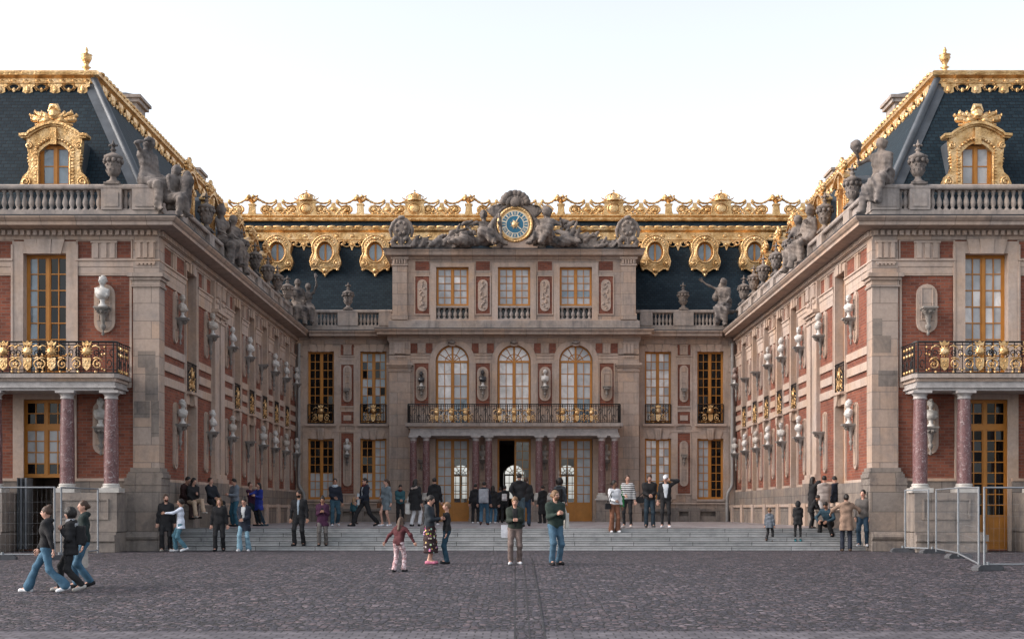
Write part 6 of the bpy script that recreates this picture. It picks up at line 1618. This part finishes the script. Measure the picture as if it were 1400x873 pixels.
def stone_blocks():
    for i, (x, d, w, dp, h, lb) in enumerate(((-11.0, 45.3, .32, .45, .80, 'grey stone block behind the left pier with two people sitting on it'), (-10.6, 47.1, .5, .4, .78, 'grey stone block under the man in black by the left wing'), (10.55, 46.2, .4, .5, .62, 'stone block beside the right pier behind the standing man'))):
        b = MB(); b.box(x - w, x + w, d - dp, d + dp, FLOOR, FLOOR + h - .06, M['dado']); b.box(x - w - .04, x + w + .04, d - dp - .04, d + dp + .04, FLOOR + h - .06, FLOOR + h, M['dado'])
        tag(b.build('stone_block'), lb, 'stone block', 'stone seats along the walls')

def fence(P0, P1, label, h=1.92, mesh=True, half=None):
    a, b = Vector(P0), Vector(P1); L = (b - a).length; u = (b - a) / L; m = M['galv']
    r = empty('mesh_fence', (a.x, a.y, a.z), label, 'fence panel', 'wire mesh fence panels')
    def q(t, z): p = a + u * t; return (p.x, p.y, p.z + z)
    f = MB()
    for t in (.03, L - .03): f.tube([q(t, .06), q(t, h)], .026, m, 8)
    for z in (.14, h - .02): f.tube([q(.03, z), q(L - .03, z)], .022, m, 8)
    f.build('fence_frame', r)
    w = MB(); n = int(L / .12)
    for i in range(1, n): w.tube([q(L * i / n, .14), q(L * i / n, h - .02)], .0011, m, 3)
    for z in (.4, .68, .96, 1.24, 1.52): w.tube([q(.03, z), q(L - .03, z)], .0016, m, 3)
    w.build('wire_mesh', r)
    return r
def fence_foot(x, y, label, ang=0):
    b = MB(); b.prism([(-.36, 0), (.36, 0), (.36, .07), (.28, .13), (-.28, .13), (-.36, .07)], -.12, .12, M['concrete']); b.tube([(0, 0, .12), (0, 0, .2)], .04, M['galv'], 8)
    o = b.build('rubber_block'); o.location = (x, y, ground_z(y)); o.rotation_euler = (0, 0, math.radians(ang)); tag(o, label, 'fence foot', 'rubber fence feet')
def fences():
    def g(x, y): return (x, y, ground_z(y))
    fence(g(10.74, 31.1), g(14.2, 31.0), 'wire fence panel facing the court at the right edge of the picture')
    fence(g(10.68, 31.2), g(11.9, 36.4), 'long wire fence panel running back from the right edge panel')
    fence(g(11.98, 36.6), g(12.55, 40.4), 'wire fence panel closest to the right column pedestal')
    fence(g(12.5, 40.9), g(11.95, 41.6), 'short folded fence panel against the right pier')
    for x, y, a, t in ((10.85, 31.1, 20, 'under the front corner post'), (11.95, 36.5, 15, 'under the middle post pair'), (12.5, 40.6, 12, 'beside the right column pedestal'), (11.9, 41.6, 0, 'beside the right pier')): fence_foot(x, y, 'dark rubber fence foot ' + t + ' of the right fence', a)
    fence(g(-15.6, 35.6), g(-12.1, 35.6), 'wire fence panel across the dark doorway of the left wing')
    fence(g(-12.0, 35.7), g(-12.0, 38.9), 'wire fence panel seen edge on beside the left doorway')
    fence_foot(-13.5, 35.6, 'dark rubber fence foot lying left under the left fence', 8); fence_foot(-12.0, 35.6, 'dark rubber fence foot behind the three walkers on the left', 30)

# ------------------------------------------------------------------ people
BK = (.016, .016, .018); NV = (.014, .018, .03); JN = (.05, .115, .18); LJ = (.18, .30, .38); DJ = (.02, .04, .07); WH = (.62, .63, .66); GR = (.16, .19, .23); TE = (.03, .09, .11); MA = (.07, .018, .022); PU = (.05, .015, .04)
H0 = (.012, .009, .008); H1 = (.05, .025, .014); H2 = (.16, .09, .045); H3 = (.30, .19, .10)
def people():
    P = person
    a = P(64, 25.9, 1.68, -84, 'woman in black leather jacket and blue flared jeans striding left', top=('jacket', BK, .9), bottom=('flared', JN), shoes=WH, hair=('bun', H1), stride=.78, hands=('fwd', 'back'), res=.02)
    w2 = P(97, 26.1, 1.62, -80, 'walker with curly black hair and pale hood, between her two companions', top=('puffer', BK, .78), bottom=('trousers', BK), shoes=(.4, .38, .36), hair=('curly', H0), stride=.46, hands=('down', 'strap'), scarf=(.30, .31, .33), res=.02, head=(10, 4))
    pack(w2, 'black backpack on the curly haired walker', BK, .85, .2, .98)
    w3 = P(114, 26.8, 1.74, -70, 'walker in dark green jacket and jeans, rightmost of the three on the left', top=('jacket', (.012, .022, .022), .82), bottom=('trousers', JN), shoes=BK, hair=('lowbun', H1), stride=.26, hands=('down', 'down'), res=.022, head=(16, -4))
    tote(w3, (-.33, -.02, .42), 'cream tote bag hanging from the shoulder of the left walkers', (.55, .50, .46), (-.22, 0, 1.43), .13, .36, ang=90)
    P(227, 42.4, 1.79, 12, 'bearded man in long black coat at the foot of the left pier', top=('coat', BK, .62), bottom=('trousers', BK), shoes=(.35, .32, .28), hair=('short', H1), beard=True, head=(20, 0), stride=.12)
    P(247, 42.2, 1.66, -72, 'woman in loose white shirt and jeans touching the bearded man', top=('shirt', (.55, .60, .70), .76), bottom=('trousers', (.07, .16, .21)), shoes=WH, hair=('lowbun', H0), hands=('down', 'touch'), stride=.3, tone='tan')
    P(300, 42.5, 1.68, 4, 'woman with long reddish hair in black bomber jacket and black trousers', top=('jacket', BK, .88), bottom=('trousers', BK), shoes=BK, hair=('long', H2), stride=.2, hands=('down', 'down'), head=(0, 10))
    h = P(334, 42.4, 1.69, -6, 'woman in navy coat and pale wide jeans looking at her phone', top=('coat', NV, .66), bottom=('flared', LJ), shoes=WH, hair=('bun', H0), hands=('belly', 'belly'), head=(0, 18), inner=((.45, .46, .47), .1), stride=.2)
    phone(h, 'pale phone held by the woman in the navy coat')
    P(409, 43.42, 1.80, -8, 'stout man in black sweater stepping down the stairs', z=.138, top=('sweater', BK, .86), bottom=('trousers', BK), shoes=BK, hair=('short', H0), beard=True, tone='tan', hands=('down', 'down'), sh=.2, stride=.2, head=(-20, 8), inner=((.3, .36, .42), .05))
    h = P(441, 43.38, 1.60, 6, 'woman in plum jacket and grey trousers checking her phone on the steps', z=.138, top=('jacket', PU, .70), bottom=('trousers', (.11, .10, .095)), shoes=BK, hair=('bun', H0), tone='tan', hands=('chest', 'chest'), head=(0, 20), stride=.18)
    phone(h, 'dark phone held by the woman in plum')
    P(458, 50.5, 1.80, 14, 'man in navy sweater and blue trousers behind the woman in plum', top=('sweater', NV, .84), bottom=('trousers', (.03, .07, .10)), shoes=WH, hair=('short', H0), tone='tan', hands=('belly', 'down'), stride=.4, scarf=(.40, .46, .52))
    P(484, 58, 1.12, 160, 'small blond child in teal jacket near the left windows', top=('jacket', TE, .80), bottom=('leggings', BK), shoes=BK, hair=('long', H3), hs=1.2, stride=.2)
    m = P(499, 50.2, 1.84, -55, 'long haired man in navy jacket taking a big stride left', top=('jacket', NV, .84), bottom=('trousers', BK), shoes=BK, hair=('lowbun', H0), stride=.85, hands=('fwd', 'belly'), scarf=(.10, .02, .02), inner=((.30, .32, .34), .04), glasses=True)
    tote(m, (.0, -.27, .78), 'rolled paper in the striding man\'s hand', (.40, .44, .47), None, .02, .38, 'paper')
    w = P(528, 50.2, 1.76, -40, 'woman in short grey blazer dress with bare legs', top=('dress', (.13, .16, .18), .60), bottom=('none', BK), shoes=WH, hair=('ponytail', H1), hands=('belly', 'down'), head=(-40, -4), stride=.15)
    tote(w, (-.28, -.08, .70), 'brown handbag of the woman in the grey dress', (.12, .055, .03), (-.2, 0, 1.4), .09, .16, 'handbag')
    P(547, 57, 1.66, 15, 'person in teal jacket and dark trousers reading by the left pilaster', top=('jacket', TE, .86), bottom=('trousers', BK), shoes=BK, hair=('short', H0), hands=('belly', 'belly'), head=(0, 30), scarf=(.08, .02, .02))
    w = P(568, 50.3, 1.76, 150, 'woman in long black coat with beige scarf and white trousers seen from behind', top=('coat', BK, .60), bottom=('trousers', (.5, .5, .52)), shoes=BK, hair=('long', H0), scarf=(.34, .27, .24), stride=.2)
    tote(w, (.32, .02, .48), 'white tote bag beside the woman with the beige scarf', (.55, .53, .50), (.2, 0, 1.42), .1, .36)
    w = P(594, 52, 1.82, 178, 'person in black jacket and black trousers facing the left door', top=('jacket', BK, .80), bottom=('leggings', BK), shoes=WH, hair=('short', H0))
    tote(w, (.26, .1, .78), 'small black bag at the hip of the person facing the left door', BK, (-.1, .1, 1.42), .1, .16, 'handbag')
    P(545, 30.7, 1.24, 158, 'girl in maroon jacket and pink trousers leaning sideways as she runs', top=('jacket', MA, .84), bottom=('trousers', (.36, .22, .23), 'pink'), shoes=BK, hair=('long', H1), hs=1.14, lean=14, hands=((-.5, -.1, .95), (.42, .12, .95)), stride=.24, res=.022)
    w = P(587, 33.1, 1.66, 82, 'woman in dark denim jacket and long flowered skirt texting', top=('jacket', (.022, .028, .036), .86), bottom=('skirt', (.03, .016, .018), 'flower', .28), shoes=(.45, .14, .22), hair=('lowbun', H0), hands=('phone', 'phone'), head=(0, 16), res=.022)
    phone(w, 'phone in the hands of the woman in the flowered skirt')
    tote(w, (.24, .16, .80), 'dark round shoulder bag behind the woman in the flowered skirt', (.035, .035, .04), (-.05, .08, 1.45), .15, .2, 'handbag', 60)
    P(611, 33.3, 1.48, -86, 'fair haired boy in black sweater and jeans facing the texting woman', top=('sweater', BK, .86), bottom=('trousers', (.02, .055, .085)), shoes=BK, hair=('short', H2), hs=1.06, head=(0, -6), res=.022)
    P(650, 60, 1.74, 180, 'person in black seen from behind, left of the grey backpack', top=('jacket', BK, .84), bottom=('trousers', BK), shoes=WH, hair=('short', H0))
    w = P(662, 54.5, 1.76, 176, 'person in blue jeans seen from behind under a large grey backpack', top=('jacket', NV, .86), bottom=('trousers', JN), shoes=(.10, .04, .03), hair=('short', H0), stride=.35)
    pack(w, 'large pale grey backpack worn towards the open door', (.30, .31, .34), 1.25, .22, .88)
    P(674, 60, 1.66, 165, 'person in black coat to the right of the grey backpack', top=('coat', BK, .70), bottom=('trousers', JN), shoes=WH, hair=('long', H0))
    w = P(690, 63, 1.72, 176, 'dark clothed visitor with white drawstring bag entering the open door', top=('jacket', BK, .84), bottom=('trousers', BK), shoes=BK, hair=('short', H0), hands=('chest', 'down'))
    pack(w, 'white drawstring bag on the visitor at the open door', (.5, .48, .48), .7, .18, 1.05)
    P(684, 65, 1.66, 190, 'half hidden visitor in dark coat on the threshold of the open door', top=('coat', NV, .7), bottom=('trousers', BK), shoes=BK, hair=('bun', H0))
    P(710, 48.6, 1.9, 176, 'broad man in black jacket seen from behind before the open door', top=('jacket', BK, .84), bottom=('trousers', (.06, .09, .11)), shoes=BK, hair=('short', H0), sh=.21, hands=('belly', 'behind'))
    P(719, 50.5, 1.8, 184, 'second man in black pressed beside the broad man', top=('jacket', (.02, .02, .022), .86), bottom=('trousers', DJ), shoes=BK, hair=('short', H1), sh=.18)
    w = P(704, 32.9, 1.65, 2, 'woman in green jacket and taupe cargo trousers looking down at her phone', top=('jacket', (.022, .03, .024), .92), bottom=('trousers', (.14, .105, .095)), shoes=WH, hair=('lowbun', H2), hands=('phone', 'phone'), head=(0, 22), inner=(BK, .09), res=.018, stride=.12)
    phone(w, 'red backed phone of the woman in green')
    tote(w, (-.27, .05, .72), 'white plastic bag hanging by the woman in green', (.55, .57, .62), None, .09, .3)
    w = P(759, 32.75, 1.80, 24, 'bearded man with glasses and hair bun in green bomber jacket and jeans', top=('jacket', (.020, .034, .029), .86), bottom=('trousers', (.055, .11, .165)), shoes=BK, hair=('lowbun', H2), beard=True, glasses=True, hands=('chest', 'chest'), head=(24, 0), sh=.195, res=.018, stride=.1)
    tote(w, (.31, .03, .88), 'off white tote bag on the shoulder of the bearded man in green', (.52, .50, .46), (.2, -.02, 1.48), .09, .34, ang=80)
    P(742, 61.5, 1.70, -150, 'slim visitor in long black coat by the columns right of the open door', top=('coat', BK, .40), bottom=('trousers', BK), shoes=BK, hair=('short', H0), hands=('chest', 'down'))
    w = P(765, 53.5, 1.80, 160, 'person with large afro and grey jacket facing the right door', top=('jacket', (.06, .07, .08), .84), bottom=('trousers', BK), shoes=BK, hair=('afro', H0))
    pack(w, 'black backpack of the person with the afro', BK, 1.0, .2, .95)
    w = P(840, 44.5, 1.70, 16, 'woman in white wrap top and wide rust trousers on the top step', z=.552, top=('shirt', WH, .92), bottom=('flared', (.17, .075, .045)), shoes=WH, hair=('lowbun', H0), tone='brown', hands=('belly', 'down'), head=(40, 0))
    tote(w, (-.27, -.1, .82), 'black camera bag of the woman in rust trousers', BK, (-.1, -.1, 1.4), .1, .16, 'camera bag')
    w = P(858, 47, 1.80, -14, 'woman in black and white striped top and black trousers', top=('sweater', BK, .92, 'stripe'), bottom=('leggings', BK), shoes=(.5, .46, .44), hair=('ponytail', H1), hands=('belly', 'down'), head=(30, 0))
    tote(w, (-.2, -.14, .72), 'bright green bag held by the woman in stripes', (.02, .16, .05), (-.2, -.02, 1.42), .1, .42, 'bag', 30)
    w = P(888, 47, 1.82, 2, 'man in black jacket and dark jeans clasping his hands', top=('jacket', BK, .84), bottom=('trousers', (.02, .035, .05)), shoes=(.06, .06, .06), hair=('short', H1), hands=('belly', 'belly'), head=(0, 20), sh=.2)
    tote(w, (-.32, .0, .84), 'black shoulder bag at the side of the man in black', BK, (.1, .02, 1.46), .13, .18, 'bag')
    P(910, 46.2, 1.78, -4, 'person in white cap, black jacket and white shirt with one hand at the head', top=('jacket', BK, .92), bottom=('leggings', BK), shoes=WH, hair=('short', H0), cap_=WH, hands=('down', 'ear'), head=(-12, 12), inner=((.55, .58, .62), .14))
    P(1052, 43.9, 1.06, 150, 'small child in grey hooded jacket climbing the steps', z=.276, top=('hoodie', (.10, .115, .14), .74), bottom=('trousers', BK), shoes=(.1, .05, .03), hair=('short', H2), hs=1.25, stride=.3)
    P(1091, 43.9, 1.27, 178, 'child with dark hood up and teal shoes on the steps', z=.276, top=('hoodie', BK, .72), bottom=('leggings', BK), shoes=(.02, .14, .17), hair=('hood', H0), hs=1.15, hands=('chest', 'chest'))
    P(1109, 45.0, 1.12, 60, 'child in black bending forward beside the sitting man', z=.69, top=('jacket', BK, .78), bottom=('trousers', BK), shoes=BK, hair=('short', H0), hs=1.2, lean=28, hands=('reach', 'reach'), tone='tan')
    P(1133, 44.6, 1.75, -32, 'man in petrol blue sweater sitting on the steps with a paper', z=.414, top=('sweater', (.02, .045, .065), .86), bottom=('trousers', BK), shoes=BK, hair=('short', H0), tone='tan', sit=.30, feet=[(-.2, -.34, .0), (.22, -.30, 0)], hands=((-.2, -.45, .5), (.12, -.46, .5)), lean=24, head=(0, 20))
    P(1111, 48, 1.76, 100, 'woman with long black hair and black coat near the right wall', top=('coat', BK, .5), bottom=('trousers', BK), shoes=BK, hair=('long', H0), hands=('ear', 'down'))
    P(1127, 46.5, 1.76, 175, 'person in beige jacket seen from behind near the right wall', top=('puffer', (.27, .235, .22), .80), bottom=('trousers', (.42, .40, .40)), shoes=WH, hair=('short', H0), hands=('belly', 'belly'))
    P(1142, 47.6, 1.78, -140, 'person in dark navy jacket close behind the beige jacket', top=('puffer', NV, .84), bottom=('trousers', BK), shoes=BK, hair=('short', H0), head=(-20, 20))
    P(1157, 42.6, 1.78, 172, 'woman in camel coat with elbows out seen from behind', top=('coat', (.23, .155, .115), .62), bottom=('trousers', NV), shoes=(.05, .03, .02), hair=('lowbun', H0), hands=((-.42, -.34, 1.2), (.45, -.3, 1.16)))
    P(1180, 43.0, 1.80, -22, 'man in taupe hooded sweater and jeans standing by the right pier', z=.138, top=('hoodie', (.105, .095, .09), .84), bottom=('trousers', (.025, .05, .08)), shoes=WH, hair=('short', H0), hands=('pocket', 'pocket'), head=(-14, 0), stride=.08)
    P(252, 45.1, 1.74, 62, 'person in maroon puffer jacket sitting on the stone block by the left pier', top=('puffer', (.035, .016, .016), .84), bottom=('trousers', (.05, .03, .03)), shoes=BK, hair=('short', H0), sit=.80, feet=[(-.12, -.40, .30), (.1, -.44, .32)], hands=('lap', 'phone'), head=(0, 14), lean=10)
    P(263, 44.9, 1.68, 40, 'person in black top and beige trousers sitting on the stone block', top=('jacket', BK, .86), bottom=('trousers', (.40, .30, .22)), shoes=(.4, .36, .32), hair=('long', H0), sit=.80, feet=[(-.12, -.5, .36), (.1, -.62, .5)], hands=('lap', 'chest'), head=(20, 10), lean=6)
    P(290, 47.0, 1.76, 50, 'short haired man in black sitting turned to the court on a stone block', top=('jacket', (.014, .017, .024), .84), bottom=('trousers', BK), shoes=BK, hair=('short', H1), sit=.78, feet=[(-.12, -.5, .22), (.14, -.56, .36)], hands=('lap', 'lap'), head=(14, 0), lean=-8)
    P(321, 49.8, 1.74, -42, 'man in grey hooded sweater and blue jeans leaning back by the left wall', top=('hoodie', GR, .84), bottom=('trousers', (.03, .10, .15)), shoes=BK, hair=('short', H0), hands=('phone', 'phone'), head=(0, 16))
    P(345, 51.5, 1.76, 58, 'man in purple jumper leaning on the wall with legs stretched out', top=('sweater', PU, .84), bottom=('trousers', (.015, .03, .045)), shoes=(.03, .06, .08), hair=('short', H1), lean=-10, pelvis=(0, .0, .84), feet=[(-.1, -.55, 0), (.12, -.48, 0)], hands=('reach', 'reach'))
    P(354, 51.2, 1.62, -40, 'woman in bright blue dress embraced by the man in purple', top=('dress', (.02, .035, .22), .62), bottom=('leggings', BK), shoes=BK, hair=('long', H0), hands=('touch', 'chest'))

# ------------------------------------------------------------------ light, sky, camera
def light_and_camera():
    sun = bpy.data.lights.new('sun', 'SUN'); sun.energy = SUN_E; sun.angle = math.radians(SUN_A); sun.color = (1.0, .85, .74)
    so = bpy.data.objects.new('sun', sun); COL.objects.link(so)
    az, el = math.radians(SUN_AZ), math.radians(SUN_EL)      # azimuth from +Y towards +X
    dv = Vector((math.sin(az) * math.cos(el), math.cos(az) * math.cos(el), math.sin(el)))
    so.rotation_euler = (-dv).to_track_quat('-Z', 'Y').to_euler()
    w = bpy.data.worlds.new('World'); SC.world = w; w.use_nodes = True; t = w.node_tree; t.nodes.clear()
    sk = t.nodes.new('ShaderNodeTexSky'); sk.sky_type = 'NISHITA'; sk.sun_disc = False; sk.sun_elevation = el; sk.sun_rotation = az; sk.air_density = SKY_AIR; sk.dust_density = SKY_DUST; sk.ozone_density = 1.0
    hs = t.nodes.new('ShaderNodeHueSaturation'); hs.inputs['Saturation'].default_value = SKY_SAT
    bg = t.nodes.new('ShaderNodeBackground'); bg.inputs['Strength'].default_value = SKY_S
    o = t.nodes.new('ShaderNodeOutputWorld'); t.links.new(sk.outputs[0], hs.inputs['Color']); t.links.new(hs.outputs[0], bg.inputs[0]); t.links.new(bg.outputs[0], o.inputs[0])
    cam = bpy.data.cameras.new('camera'); cam.sensor_width = 36; cam.lens = 36 * F / 1400; cam.shift_x = -(VX - 700) / 1400; cam.shift_y = (VY - 436.5) / 1400; cam.clip_end = 2000; cam.clip_start = .5
    co = bpy.data.objects.new('camera', cam); COL.objects.link(co); co.location = (0, 0, E); co.rotation_euler = (PI / 2, 0, 0); SC.camera = co
    vs = SC.view_settings; vs.view_transform = 'Standard'; vs.look = 'None'; vs.gamma = 1; vs.exposure = EXPO; vs.use_curve_mapping = False
    SC.render.engine = 'CYCLES'; SC.cycles.max_bounces = 6; SC.cycles.diffuse_bounces = 3; SC.cycles.transparent_max_bounces = 12
    SC.cycles.use_denoising = True
SUN_E, SUN_A, SUN_AZ, SUN_EL = 1.6, 45, -98, 32
SKY_S, SKY_SAT, SKY_AIR, SKY_DUST, EXPO = .14, .30, 1.0, 2.0, 1.2
M['band'] = m_paving('foreground_setts', 0.24, 0.2, (0.13, 0.12, 0.135), (0.075, 0.07, 0.083), (0.02, 0.018, 0.018), 0.65)
setting()
for sg in (-1, 1): wing(sg)
main_block()
decorate()
stone_blocks()
fences()
people()
light_and_camera()
